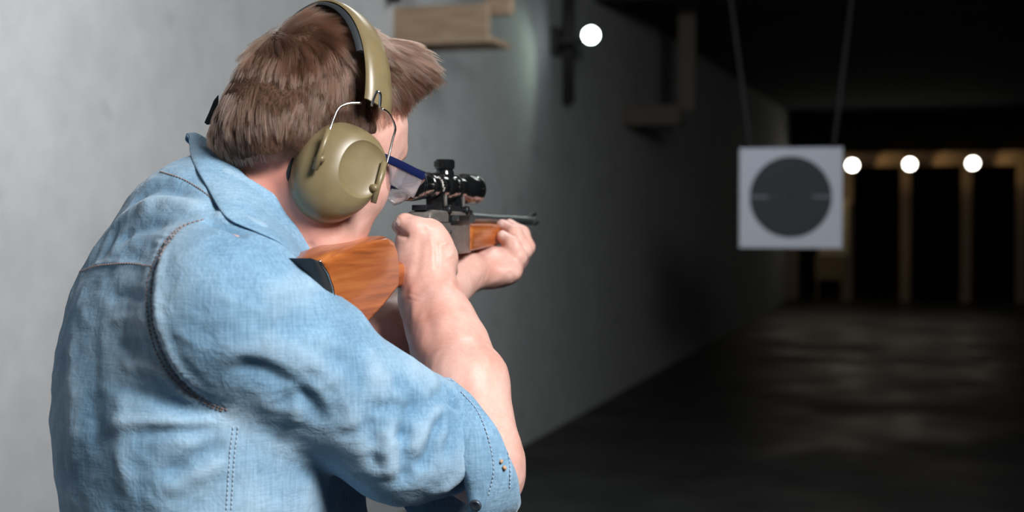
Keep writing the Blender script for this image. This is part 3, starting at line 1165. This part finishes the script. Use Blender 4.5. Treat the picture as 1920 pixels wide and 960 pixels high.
for i in range(nst):
    t_, e_ = topS[i], edgeS[i]
    inw = ctrN - t_; inw[2] = 0; inw /= np.linalg.norm(inw) + 1e-9
    low = t_ + inw * .004 - np.array([0, 0, .030])
    arch = (t_ - ctrN); arch[2] = 0; arch /= np.linalg.norm(arch) + 1e-9
    col_ = [low, t_ + inw * .003 - np.array([0, 0, .008]), t_ + inw * .0005, t_ + arch * .003 + (e_ - t_) * .05]
    for w in (.2, .4, .6, .8, 1.0):
        bow = math.sin(w * math.pi) * .005
        p = t_ + (e_ - t_) * w + arch * bow
        p = p + arch * .0012 * math.sin(i * .55 + w * 3)
        col_.append(p)
    vs += col_
K = 9
for i in range(nst):
    j = (i + 1) % nst
    for k in range(K - 1):
        fs.append([i * K + k, j * K + k, j * K + k + 1, i * K + k + 1])
COLLAR = mk('collar', vs, fs, M_denim, SHIRT)
md = COLLAR.modifiers.new('thick', 'SOLIDIFY'); md.thickness = .0028; md.offset = 0
md = COLLAR.modifiers.new('sub', 'SUBSURF'); md.levels = 1; md.render_levels = 2
colb = BVHTree.FromPolygons([tuple(v) for v in vs], fs)
for off in (5, 10):
    pl = [(352 + off, 254), (360 + off, 290), (372 + off, 322), (394 + off, 358), (424 + off * .6, 402 - off)]
    tr = trace(colb, pl, 10)
    tr = [(q + V(960, 480, -1) / 1 * .0022, n_) for q, n_ in tr]
    if len(tr) > 4: stitches('collar_stitching', tr, M_blue_thread if off > 5 else M_thread, COLLAR)

# ---- trousers and shoes (below the picture)
leg_prims = [
    Ell(V(390, 1130, 1.44), TA, (.165, .125, .16), .05),
    Cone(V(380, 1230, 1.34), V(400, 2050, 1.30), .092, .062, .05), Cone(V(400, 2050, 1.30), V(360, 3150, 1.28), .062, .05, .04),
    Cone(V(400, 1230, 1.54), V(470, 2050, 1.60), .092, .062, .05), Cone(V(470, 2050, 1.60), V(430, 2900, 1.62), .062, .05, .04),
]
floor_u = lambda x, z: None
def onfloor(p, h):            # keep x, depth ; set world height h
    w = W(p); w[2] = h
    return (w - CAM) @ _R
ankR, ankL = onfloor(V(400, 2050, 1.30), .10), onfloor(V(470, 2050, 1.60), .10)
knR, knL = onfloor(V(400, 2050, 1.30), .52), onfloor(V(490, 2050, 1.58), .52)
hipR, hipL = onfloor(V(385, 1000, 1.34), .93), onfloor(V(400, 1000, 1.53), .93)
leg_prims = [Ell(onfloor(V(388, 1000, 1.435), .98), TA, (.180, .140, .17), .04),
             Cone(hipR, knR, .092, .066, .05), Cone(knR, ankR, .066, .056, .04),
             Cone(hipL, knL, .092, .066, .05), Cone(knL, ankL, .066, .056, .04)]
tv, tF = surface(leg_prims, (-.62, 1.02, -1.60), (.02, 1.90, -.2), .006, smooth=1)
fastmesh('trousers', tv, tF, M_trouser, PERSON)
for a_ in (ankR, ankL):
    fwd = TF * .8 + np.array([0, .6, 0]) * .3; fwd[2] = 0; fwd /= np.linalg.norm(fwd)
    sp = [Cone(onfloor(a_ - fwd * .04, .05), onfloor(a_ + fwd * .10, .045), .042, .042, .02),
          Cone(onfloor(a_ + fwd * .10, .040), onfloor(a_ + fwd * .17, .034), .040, .032, .02),
          Cone(onfloor(a_, .05), onfloor(a_, .11), .042, .045, .02)]
    P0 = onfloor(a_, .0)
    v_, f_ = surface(sp, P0 - np.array([.3, .3, .05]), P0 + np.array([.35, .35, .25]), .006, smooth=1)
    w_ = W(v_); w_[:, 2] = np.maximum(w_[:, 2], .0)
    mk('shoe', w_, f_, M_shoe, PERSON, world=True)

# ------------------------------------------------------------------ hair
cap = [
    Ell(H(0, .006, .020), HA, (.0775, .086, .083), .02),
    Ell(H(0, .030, .070), HA, (.060, .066, .034), .03),
    Ell(H(.014, .062, .093), HA, (.050, .034, .026), .03),
    Ell(H(.005, -.012, .070), HA, (.05, .040, .026), .03),
    Ell(H(0, -.040, -.03), HA, (.062, .045, .045), .03),
]
cv, cF = surface(cap, HC - .19, HC + .19, .003, smooth=2)
q = (cv - HC) @ HA.T
cn_ = normals(cv, cF)
cv = cv + cn_ * (.0030 * fbm(cv, 90, 11) + .0030 * fbm(cv, 180, 12))[:, None]


def hairline(phi):                    # phi degrees from straight ahead; lowest u with hair
    return np.interp(phi, [0, 28, 45, 58, 70, 80, 92, 110, 135, 160, 180], [.072, .068, .040, .004, -.030, -.040, -.045, -.055, -.070, -.080, -.084])


keep = np.array([True] * len(cv))
phi = np.degrees(np.arctan2(np.abs(q[:, 0]), q[:, 1]))
keep = q[:, 2] > hairline(phi) + .012
Fk = cF[keep[cF].all(1)]
used = np.unique(Fk); remap = -np.ones(len(cv), int); remap[used] = np.arange(len(used))
HAIR = fastmesh('hair', cv[used], remap[Fk], M_haircap, PERSON)

# strands: roots on whatever is outermost of scalp and cap
def sample(vs, F, n, seed):
    r = np.random.default_rng(seed)
    a, b_, c_, d_ = (vs[F[:, i]] for i in range(4))
    ar = np.linalg.norm(np.cross(c_ - a, d_ - b_), axis=1); ar = np.cumsum(ar) / ar.sum()
    i = np.searchsorted(ar, r.random(n)); u, w = r.random(n)[:, None], r.random(n)[:, None]
    return (a[i] * (1 - u) + b_[i] * u) * (1 - w) + (d_[i] * (1 - u) + c_[i] * u) * w


headsel = ((bv - HC) @ HA.T)
hs = (headsel[:, 2] > -.10) & (np.linalg.norm(bv - HC, axis=1) < .16)
bFh = bF[hs[bF].all(1)]
R1 = sample(cv[used], remap[Fk], 58000, 1)
R2 = sample(bv, bFh, 60000, 2)
q2 = (R2 - HC) @ HA.T
phi2 = np.degrees(np.arctan2(np.abs(q2[:, 0]), q2[:, 1]))
jit = rng.normal(0, 1, len(R2)) * np.interp(phi2, [0, 80, 110, 180], [.005, .005, .012, .013])
in_cap = field(cap, R2) < -.001
ear = (np.abs(q2[:, 0]) > .070) & (np.abs(q2[:, 1] + .010) < .020) & (q2[:, 2] < .004)
m2 = (q2[:, 2] > hairline(phi2) + jit) & ~in_cap
R2 = R2[m2]
roots = np.concatenate([R1, R2]); kind = np.r_[np.ones(len(R1)), np.zeros(len(R2))]
q = (roots - HC) @ HA.T
hp = cap + neck_head[:4]
e_ = .002
gW = np.stack([field(hp, roots + e_ * v) - field(hp, roots - e_ * v) for v in np.eye(3)], 1)
nrm = (gW / (np.linalg.norm(gW, axis=1)[:, None] + 1e-9)) @ HA.T
# flow field in head coordinates: away from the crown whorl, forward and to the side on top
wh = np.array([-.012, -.070, .080])
away = q - wh
away -= (away * nrm).sum(1)[:, None] * nrm
away /= np.linalg.norm(away, axis=1)[:, None] + 1e-6
topw = np.clip((q[:, 2] - .035) / .05, 0, 1)[:, None]
frontw = np.clip((q[:, 1] - .02) / .06, 0, 1)[:, None]
down = np.array([0, -.15, -1.0]) * np.ones_like(q)
side = np.sign(q[:, :1]) * np.array([[1, 0, 0]])
fw = np.array([[.35, 1.0, .15]])
flow = away * (1.0) + down * (1 - topw) * 1.1 + fw * topw * (.9 - .6 * frontw) + np.array([[.9, -.1, .3]]) * frontw * topw * 1.0
flow += np.stack([fbm(q, 60, 21), fbm(q, 60, 22), fbm(q, 60, 23)], 1) * .85 + np.stack([fbm(q, 170, 24), fbm(q, 170, 25), fbm(q, 170, 26)], 1) * .35
flow += rng.normal(0, .10, flow.shape)
flow -= (flow * nrm).sum(1)[:, None] * nrm
flow /= np.linalg.norm(flow, axis=1)[:, None] + 1e-6
hl = hairline(np.degrees(np.arctan2(np.abs(q[:, 0]), q[:, 1])))
above = np.clip((q[:, 2] - hl) / .07, 0, 1)
length = .0075 + .018 * above + .012 * topw[:, 0] - .006 * frontw[:, 0] * topw[:, 0]
length *= rng.uniform(.7, 1.25, len(q))
lift = (.03 + .05 * topw[:, 0] + .16 * fbm(q, 130, 31) + .08 * topw[:, 0] + rng.normal(0, .07, len(q)))
NP = 6
lift = np.clip(lift, -.2, .22)
pts = np.zeros((len(q), NP, 3))
cur = roots - 0.0010 * (nrm @ HA)
d = flow + nrm * lift[:, None] * 1.6
flowW = flow @ HA; nrmW = nrm @ HA; bend = nrmW
dW = (d @ HA)
clump = np.stack([fbm(q, 230, 41), fbm(q, 230, 42), fbm(q, 230, 43)], 1) @ HA
for k in range(NP):
    pts[:, k] = cur
    t = k / (NP - 1)
    dd_ = dW * (1 - t) + (flowW - nrmW * .25) * t + clump * .5 * t
    dd_ /= np.linalg.norm(dd_, axis=1)[:, None]
    cur = cur + dd_ * (length / (NP - 1))[:, None]
NG = 2000
gi = rng.choice(len(q), NG, replace=False)
lockid = np.zeros(len(q), int)
for a in range(0, len(q), 8000):
    dm = ((roots[a:a + 8000, None, :] - roots[gi][None]) ** 2).sum(2)
    lockid[a:a + 8000] = dm.argmin(1)
gp = pts[gi[lockid]]
wt = (np.linspace(0, 1, NP) ** 1.1)[None, :, None] * (.30 + .36 * above[:, None, None]) * (above[:, None, None] > .02)
tgt = gp + (roots - roots[gi[lockid]])[:, None, :] * .25
pts = pts * (1 - wt) + tgt * wt
lockv = rng.random(NG)[lockid] * .65
hc = bpy.data.hair_curves.new('hair_strands')
hc.add_curves([NP] * len(q))
hc.points.foreach_set('position', (W(pts.reshape(-1, 3)) - wloc(HAIR)).astype(np.float32).ravel())
rad = np.tile(np.linspace(.00017, .00005, NP), len(q))
if 'radius' not in hc.attributes: hc.attributes.new('radius', 'FLOAT', 'POINT')
hc.attributes['radius'].data.foreach_set('value', rad.astype(np.float32))
at_ = hc.attributes.new('lock', 'FLOAT', 'CURVE'); at_.data.foreach_set('value', lockv.astype(np.float32))
hc.materials.append(M_hair)
ho = bpy.data.objects.new('hair_strands', hc); COL.objects.link(ho); ho.parent = HAIR
ho['kind'] = 'stuff'

# ------------------------------------------------------------------ ear muffs
MUFF = thing('ear_defenders', tuple(W(V(650, 325, 1.36))), "olive green ear defenders worn over the shooter's head", 'ear defenders')


def band(fshift, width, thick, inner, name, m, a0, a1):
    rr = []
    for a in np.linspace(math.radians(a0), math.radians(a1), 60):
        r_, u_ = .0935 * math.sin(a), .014 + .1015 * math.cos(a)
        f_ = -.022 + .030 * (1 - math.cos(a)) + fshift
        w = width * (1 - .10 * math.cos(a))
        outn = np.array([math.sin(a), 0, math.cos(a)])
        ring = []
        for (x, y) in [(-1, -.5), (-.9, .35), (-.45, .75), (0, .85), (.45, .75), (.9, .35), (1, -.5), (.45, 0), (0, .1), (-.45, 0)]:
            loc = np.array([r_, f_ + x * w / 2, u_]) + outn * (inner + y * thick)
            ring.append(H(*loc))
        rr.append(ring)
    mb = MB(); mb.rings(rr)
    return mb.build(name, m, MUFF, sharp=60)


band(0, .034, .0035, .0085, 'headband', M_olive, -88, 88)
band(-.0035, .034, .005, .003, 'band_padding', M_rubber, -60, 62)
CA = np.array([.56, -.82, .06]); CA /= np.linalg.norm(CA)
CU = HU + HF * .1; CU = CU - CA * (CU @ CA); CU /= np.linalg.norm(CU)
CW = np.cross(CU, CA);
if CW[0] < 0: CW = -CW


def cup(c, A, Wd, U, side=1):
    prof = [(-.004, .93, .93, 0), (.0, 1.0, 1.0, 0), (.010, 1.01, 1.01, 0), (.020, .97, .975, 0.0), (.029, .885, .90, .0015), (.035, .78, .81, .003), (.0395, .665, .69, .0045), (.0412, .60, .56, .0058)]
    rr = []
    n = 64
    for t, kw, kh, sh in prof:
        ring = []
        for a in np.linspace(0, 2 * math.pi, n, endpoint=False):
            e = 2.25
            ca, sa = math.cos(a), math.sin(a)
            x = math.copysign(abs(ca) ** (2 / e), ca) * .0405 * kw
            y = math.copysign(abs(sa) ** (2 / e), sa) * .0500 * kh
            if y < 0: x *= 1 - .10 * abs(y) / .05
            ring.append(c + A * t + Wd * (x + sh * 1.9) + U * (y + sh * 1.2))
        rr.append(ring)
    # dished oval disc
    cc0 = c + Wd * .0110 + U * .0070
    last = [cc0 + A * .0416 + (p - A * .0412 - cc0) for p in rr[-1]]
    rr[-1] = [cc0 + A * .0412 + ((p - cc0) - A * ((p - cc0) @ A)) for p in rr[-1]]
    for k, t in ((.94, .0400), (.75, .0388), (.5, .0382), (.25, .0380), (.02, .0380)):
        rr.append([cc0 + A * t + ((p - cc0) - A * ((p - cc0) @ A)) * k for p in rr[7]])
    mb = MB(); mb.rings(rr)
    o = mb.build('cup', M_olive, MUFF)
    auto(o, 34)
    mb = MB()
    rr = []
    for t, k in ((-.020, .80), (-.019, .93), (-.012, 1.0), (-.005, .97), (-.003, .80)):
        rr.append([c + A * t + Wd * math.cos(a) * .041 * k + U * math.sin(a) * .051 * k for a in np.linspace(0, 2 * math.pi, 48, endpoint=False)])
    mb.rings(rr)
    mb.build('cushion', M_rubber, MUFF)
    return o


CC = V(619, 327, 1.372)
cupo = cup(CC, CA, CW, CU)
# small moulded ring mark low on the cup
mk_c = CC + CA * .0345 - CU * .030 + CW * .010
mb = MB(); mb.tube([mk_c + (CW * math.cos(a) + CU * math.sin(a)) * .0028 for a in np.linspace(0, 6.3, 18)], .0005, 5)
mb.build('moulded_mark', M_olive, MUFF)
CAl = -HR * .9 + HF * .35; CAl /= np.linalg.norm(CAl)
CUl = HU - CAl * (HU @ CAl); CUl /= np.linalg.norm(CUl)
CWl = np.cross(CUl, CAl)
cup(H(-.074, .022, -.045), CAl, CWl, CUl)
# wire yoke and its plastic rods, right side (seen) and left side
def yoke(P):
    mb = MB(); mb.tube(spline([P(678, 193, 1.350), P(655, 194, 1.346), P(636, 202, 1.340), P(626, 222, 1.334), P(618, 244, 1.328), P(612, 262, 1.326)], 4), .0013, 8)
    mb.build('yoke_wire', M_wire, MUFF)
    mb = MB(); mb.tube(spline([P(716, 204, 1.340), P(728, 212, 1.350), P(741, 238, 1.366), P(736, 262, 1.366), P(727, 300, 1.362), P(722, 316, 1.360)], 4), .0012, 8)
    mb.build('yoke_wire', M_wire, MUFF)
    mb = MB(); mb.tube(spline([P(697, 198, 1.326), P(701, 184, 1.322), P(707, 172, 1.320), P(713, 178, 1.322), P(712, 202, 1.330)], 5), .0014, 8)
    mb.build('yoke_hook', M_wire, MUFF)
    for p0, p1, bx in (((617, 242, 1.326), (590, 318, 1.322), (601, 298, 1.326)), ((721, 304, 1.357), (700, 380, 1.350), (701, 353, 1.352))):
        mb = MB(); mb.tube([P(*p0), P(*[.5 * (u + w) for u, w in zip(p0, p1)]), P(*p1)], .0030, 12)
        mb.build('yoke_rod', M_olive, MUFF)
        mb = MB(); mb.lathe(P(*bx) + CA * .002, CA, [(-.014, .0035), (-.004, .0045), (0, .004), (.0025, .0028), (.003, 0)], 16)
        mb.build('pivot_pin', M_olive, MUFF)


yoke(V)

# ------------------------------------------------------------------ safety glasses
GL = thing('safety_glasses', tuple(W(H(0, .12, -.01))), "clear safety glasses with navy temples on the shooter's face", 'glasses')
def gh(r, f, u): return H(r, f, u)
for s in (1, -1):
    a = [gh(s * .0705, .106, -.006), gh(s * .0735, .07, -.010), gh(s * .074, .035, -.015), gh(s * .072, .0, -.022), gh(s * .070, -.025, -.032)]
    if s < 0: a = [gh(s * .0705, .106, -.006), gh(s * .0745, .07, .0), gh(s * .078, .02, .010), gh(s * .080, -.02, .016), gh(s * .084, -.040, .010)]
    a = spline(a, 5)
    mb = MB(); rr = []
    for i, p in enumerate(a):
        t = i / (len(a) - 1)
        hh = .0042 * (1 - .15 * t) * (1 + (1.2 * max(0, t - .8) / .2 if s < 0 else 0))
        rr.append([p + HR * x * .0016 + HU * y * hh for x, y in ((-1, -.7), (-.6, -1), (.6, -1), (1, -.7), (1, .7), (.6, 1), (-.6, 1), (-1, .7))])
    mb.rings(rr); mb.build('temple', M_navy if s > 0 else M_black, GL, sharp=50)
    vs, fs = [], []
    for i in range(6):
        for j in range(5):
            f_, u_ = .106 - .046 * i / 5, -.009 - .004 * i / 5 - (.021 - .003 * i / 5) * j / 4
            vs.append(gh(s * (.0715 + .002 * i / 5 - .004 * j / 4), f_ + .012 * (j / 4) * (i / 5), u_))
    for i in range(5):
        for j in range(4): fs.append([i * 5 + j, i * 5 + 5 + j, i * 5 + 6 + j, i * 5 + 1 + j])
    o = mk('side_shield', vs, fs, M_lens, GL)
    md = o.modifiers.new('t', 'SOLIDIFY'); md.thickness = .0018
vs, fs = [], []
top_row = []
for i in range(25):
    t = -1 + 2 * i / 24
    r_ = .071 * t; f_ = .106 + .026 * (1 - abs(t) ** 2.4)
    top_row.append(gh(r_, f_, -.006 + .004 * (1 - t * t)))
    for j in range(6):
        vs.append(gh(r_ * (1 - .04 * j / 5), f_ - .010 * (j / 5) ** 2, -.006 - .024 * j / 5 * (1 - .35 * max(0, 1 - abs(t) * 4))))
for i in range(24):
    for j in range(5): fs.append([i * 6 + j, i * 6 + 6 + j, i * 6 + 7 + j, i * 6 + 1 + j])
o = mk('lens', vs, fs, M_lens, GL); md = o.modifiers.new('t', 'SOLIDIFY'); md.thickness = .0018
mb = MB(); mb.tube(top_row, .0022, 8); mb.build('brow_bar', M_navy, GL)

wp = [(421, 178), (413, 188), (404, 210), (395, 230), (400, 234), (407, 233), (414, 216), (421, 205)]
mb = MB(); mb.rings([[V(x - 12, y, 1.438) for x, y in wp], [V(x - 11, y, 1.443) for x, y in wp]])
mb.build('temple_tip', M_black, GL, smooth=False)

# ------------------------------------------------------------------ rifle
RIFLE = thing('rifle', tuple(W(rifle(.1, 0, -.06))), 'scoped rifle with a varnished wooden stock held to the shoulder', 'rifle')


def slab(name, px_pts, s0, s1, m, bev, parent=None, seg=3, smooth_pts=0):
    pts = px_pts
    if smooth_pts:
        P = [np.array([x, y, 0.]) for x, y in pts]
        pts = [(p[0], p[1]) for p in spline(P, smooth_pts)]
    lh = [on_rifle(x, y, s1) for x, y in pts]
    bm = bmesh.new()
    A = [bm.verts.new(rifle(l, s0, h)) for l, h in lh]
    B = [bm.verts.new(rifle(l, s1, h)) for l, h in lh]
    n = len(lh)
    f0 = bm.faces.new(A); f1 = bm.faces.new(B[::-1])
    for i in range(n):
        bm.faces.new([A[i], B[i], B[(i + 1) % n], A[(i + 1) % n]])
    bm.normal_update()
    bmesh.ops.recalc_face_normals(bm, faces=bm.faces[:])
    if bev:
        es = [e for f in (f0, f1) for e in f.edges]
        bmesh.ops.bevel(bm, geom=list(set(es)), offset=bev, segments=seg, affect='EDGES', profile=.5, clamp_overlap=True)
    bm.verts.index_update()
    vs = [tuple(v.co) for v in bm.verts]; fs = [[v.index for v in f.verts] for f in bm.faces]
    bm.free()
    o = mk(name, vs, fs, m, parent or RIFLE)
    auto(o, 40)
    return o


# wood grain runs along the rifle
gr = W(RL) - CAM
grz = math.atan2(gr[1], gr[0])
vec = mapping(M_wood, (1, 1, 1), (0, 0, -grz))
nt = M_wood.node_tree
mp = nt.nodes.new('ShaderNodeMapping'); mp.inputs['Scale'].default_value = (6, 150, 120); mp.inputs['Rotation'].default_value = (0, .30, 0)
nt.links.new(vec, mp.inputs['Vector'])
g1 = nz(M_wood, 1.0, 6, 0.6, mp.outputs[0], 0.35)
mp2 = nt.nodes.new('ShaderNodeMapping'); mp2.inputs['Scale'].default_value = (2.2, 14, 10)
nt.links.new(vec, mp2.inputs['Vector'])
g2 = nz(M_wood, 1.0, 3, 0.5, mp2.outputs[0], 1.2)
cwood = ramp(M_wood, g1.outputs[0], [(0.28, (0.13, 0.030, 0.010)), (0.48, (0.42, 0.115, 0.026)), (0.72, (0.62, 0.21, 0.055))])
cwood = mix(M_wood, ramp(M_wood, g2.outputs[0], [(0.4, (0, 0, 0)), (0.7, (.5, .5, .5))]), cwood, (0.20, 0.050, 0.018))
setcol(M_wood, cwood)

slab('stock', [(600, 488), (632, 472), (668, 459), (704, 447), (728, 442), (742, 449), (749, 470), (752, 505), (751, 541), (722, 578), (692, 611), (662, 655), (640, 700), (634, 650), (630, 590), (627, 552), (615, 512)], -.021, .021, M_wood, .012, seg=5)
slab('pistol_grip', [(722, 486), (757, 492), (772, 485), (782, 466), (790, 445), (806, 415), (816, 422), (824, 442),
               (846, 474), (826, 508), (800, 530), (770, 538), (722, 545)], -.016, .006, M_wood, .008, seg=4)
slab('butt_plate', [(588, 484), (600, 488), (615, 512), (627, 552), (630, 590), (634, 650), (640, 700), (628, 702), (621, 650), (616, 590), (612, 553), (601, 512)], -.020, .0205, M_rubber, .003)
lh = on_rifle(603, 500, .0205)
mb = MB(); mb.tube([rifle(*[on_rifle(x, y, .0215)[0], .0212, on_rifle(x, y, .0215)[1]]) for x, y in [(600, 489), (615, 513), (624, 538), (628, 562), (631, 600)]], .0012, 6)
mb.build('butt_plate_edge', M_wire, RIFLE)
q = rifle(on_rifle(600, 530, 0)[0] - .012, .0, on_rifle(600, 512, 0)[1])
mb = MB(); mb.lathe(q, -RL, [(0, .004), (.004, .004), (.005, .003), (.005, 0)], 20); mb.build('butt_screw', M_steel, RIFLE)

REC = slab('receiver', [(808, 408), (810, 397), (816, 393.2), (868, 396.5), (880, 401), (883.5, 418), (885, 474), (853, 477.5), (828, 447), (812, 421)], -.014, .0155, M_steel, .0035)
slab('ejection_port', [(842, 403), (881, 404), (881, 421), (869, 421), (868, 423), (846, 422), (846, 417), (842, 416)], .012, .0163, M_dark, .0006, REC)
slab('bolt', [(849, 405), (861, 405), (861, 414), (849, 414)], .0163, .0168, M_barrel, .0003, REC)
for x, y in ((821, 432), (846, 435)):
    l_, h_ = on_rifle(x, y, .016)
    mb = MB(); mb.lathe(rifle(l_, .0152, h_), RS, [(0, .0022), (.0012, .0022), (.0012, .0)], 12); mb.build('pin', M_dark, REC)
mb = MB(); mb.tube([rifle(*(lambda a: (a[0], .0157, a[1]))(on_rifle(x, y, .0157))) for x, y in ((813, 416), (845, 417))], .0005, 5)
mb.build('receiver_groove', M_dark, REC)
slab('fore_end', [(885, 418.5), (932, 419), (962, 424), (966, 436), (958, 450), (936, 462), (885, 472)], -.018, .0185, M_wood, .008, seg=4)
bl0, bh0 = on_rifle(880, 410, 0); bl1, bh1 = on_rifle(1004, 414.5, 0)
b0, b1 = rifle(bl0, 0, bh0), rifle(bl1, 0, bh1)
L = np.linalg.norm(b1 - b0)
mb = MB(); mb.lathe(b0, b1 - b0, [(0, .0078), (.05, .0072), (.10, .0064), (L - .03, .0058), (L - .03, .0068), (L - .003, .0068), (L, .006), (L, .003), (L - .01, .003)], 32)
BAR = mb.build('barrel', M_barrel, RIFLE); auto(BAR, 35)
slab('front_sight', [(992, 407), (1002, 398), (1006, 397), (1007, 410)], -.0018, .0018, M_dark, .0004)
slab('rear_sight', [(867, 397), (869, 393), (873, 395), (876, 392), (880, 395), (883, 393), (887, 396), (886, 403), (867, 401)], -.006, .006, M_dark, .0005)
mb = MB()
gl0, gh0 = on_rifle(832, 495, 0)
mb.tube([rifle(gl0 - .02 + .07 * t, 0, gh0 + .006 - .024 * math.sin(t * math.pi)) for t in np.linspace(0, 1, 12)], .0025, 8)
mb.build('trigger_guard', M_dark, RIFLE)
mb = MB(); mb.tube([rifle(gl0 + .012, 0, gh0 + .006), rifle(gl0 + .016, 0, gh0 - .004), rifle(gl0 + .018, 0, gh0 - .014)], .002, 8)
mb.build('trigger', M_dark, RIFLE)

# telescopic sight
so = MB()
so.lathe(RO - RL * .014, RL, [(.012, .0), (.010, .0140), (.001, .0160), (0, .0168), (0, .0182), (.003, .0190), (.016, .0190), (.0165, .0183), (.0185, .0183), (.019, .0190), (.024, .0189), (.0245, .0183), (.0265, .0183), (.027, .0188),
                 (.040, .0182), (.056, .0166), (.070, .0142), (.074, .0142), (.0745, .0155), (.088, .0155), (.0885, .0138), (.098, .0128), (.134, .0128), (.135, .0155), (.140, .0165), (.162, .0165), (.166, .0155), (.167, .0128),
                 (.172, .0128), (.173, .0140), (.186, .0140), (.187, .0128), (.198, .0130), (.210, .0150), (.224, .0182), (.230, .0190), (.260, .0192), (.264, .0186), (.266, .0192), (.271, .0192), (.271, .0167), (.264, .0162), (.264, 0)], 64)
SC = so.build('telescopic_sight', M_scope, RIFLE); auto(SC, 30)
mb = MB(); mb.lathe(RO - RL * .014, RL, [(.009, .0), (.0085, .008), (.010, .0142)], 40); mb.build('eyepiece_glass', M_glass, SC)
mb = MB(); mb.lathe(rifle(.137, 0, .012), RU, [(0, .0120), (.006, .0115), (.009, .0100), (.0095, .0118), (.011, .0122), (.0195, .0122), (.021, .0112), (.0212, 0)], 40)
for k in range(0, 36):
    a = k * math.pi / 18
    mb.box(rifle(.137, 0, .012) + RU * .0155 + (RL * math.cos(a) + RS * math.sin(a)) * .0122, RL * math.cos(a) + RS * math.sin(a), -RL * math.sin(a) + RS * math.cos(a), RU, .0004, .0005, .0035)
TC = mb.build('turret_cap', M_scope, SC); auto(TC, 30)
mk_ = MB()
for l_, a0, a1 in ((.0905, -10, 28), (.096, -30, -5), (.100, 10, 32), (.0905, 40, 60), (.080, -5, 25)):
    r_ = .0131 if l_ > .085 else .0157
    mk_.tube([rifle(l_, r_ * math.cos(math.radians(a)), r_ * math.sin(math.radians(a))) for a in np.linspace(a0, a1, 6)], .00035, 4)
for a in (5, 20, 32):
    r_ = .0132
    mk_.tube([rifle(l, r_ * math.cos(math.radians(a)), r_ * math.sin(math.radians(a))) for l in (.0885, .094)], .0004, 4)
mk_.build('zoom_markings', M_white, SC)
for l_ in (.0035, .0115, .0620):
    mb = MB(); r_ = .0186 if l_ < .03 else .0148
    mb.tube([rifle(l_, r_ * math.cos(a), r_ * math.sin(a)) for a in np.linspace(0, 2 * math.pi, 49)], .0004, 5)
    mb.build('knurled_ring', M_dark, SC)
# mounts
for l_ in (.104, .179):
    mb = MB()
    rr = [[rifle(l_ + dl, (r) * math.cos(a), (r) * math.sin(a)) for (dl, r) in ((-.007, .0132), (-.007, .0158), (.007, .0158), (.007, .0132))] for a in np.linspace(0, 2 * math.pi, 48, endpoint=False)]
    mb.rings(rr, cap=False, closed=True)
    mb.box(rifle(l_, 0, -.0205), RL, RS, RU, .0075, .0105, .0085, .0015)
    mb.box(rifle(l_, 0, -.0300), RL, RS, RU, .0085, .0135, .0045, .0015)
    MO = mb.build('mount_ring', M_scope, SC); auto(MO, 30)
    mb = MB(); mb.lathe(rifle(l_, .0125, -.0275), RS, [(0, .0055), (.005, .0055), (.006, .0045), (.006, 0)], 20); mb.build('clamp_nut', M_dark, MO)
    mb = MB(); mb.box(rifle(l_ + .002, .0112, -.020), RL, RS, RU, .0022, .0012, .0105, .0005); mb.build('clamp_plate', M_steel, MO)
slab('mount_rail', [(800, 384), (866, 387), (866, 395), (800, 394)], -.008, .010, M_dark, .001)

# ---- nails of the shooter
M_nail = mat('nail', (0.80, 0.56, 0.50), 0.3, spec=0.5)
for px, py, rx, ry, a in ((744, 416, 6.5, 9, -.5), (940, 421, 4.5, 5.5, .6), (941, 440, 4.5, 5.5, .6)):
    vs = []
    for k in (0, .5, 1):
        for t in np.linspace(0, 2 * math.pi, 16, endpoint=False):
            x, y = rx * k * math.cos(t), ry * k * math.sin(t)
            q, nn = hit(body_bvh, px + x * math.cos(a) - y * math.sin(a), py + x * math.sin(a) + y * math.cos(a))
            c0, n0 = hit(body_bvh, px, py)
            if q is None or abs(q[1] - c0[1]) > .012: q, nn = c0, n0
            vs.append(q + nn * (.0004 + .0004 * (1 - k)))
    fs = [[i * 16 + j, i * 16 + (j + 1) % 16, (i + 1) * 16 + (j + 1) % 16, (i + 1) * 16 + j] for i in range(2) for j in range(16)]
    mk('fingernail', vs, fs, M_nail, PERSON)
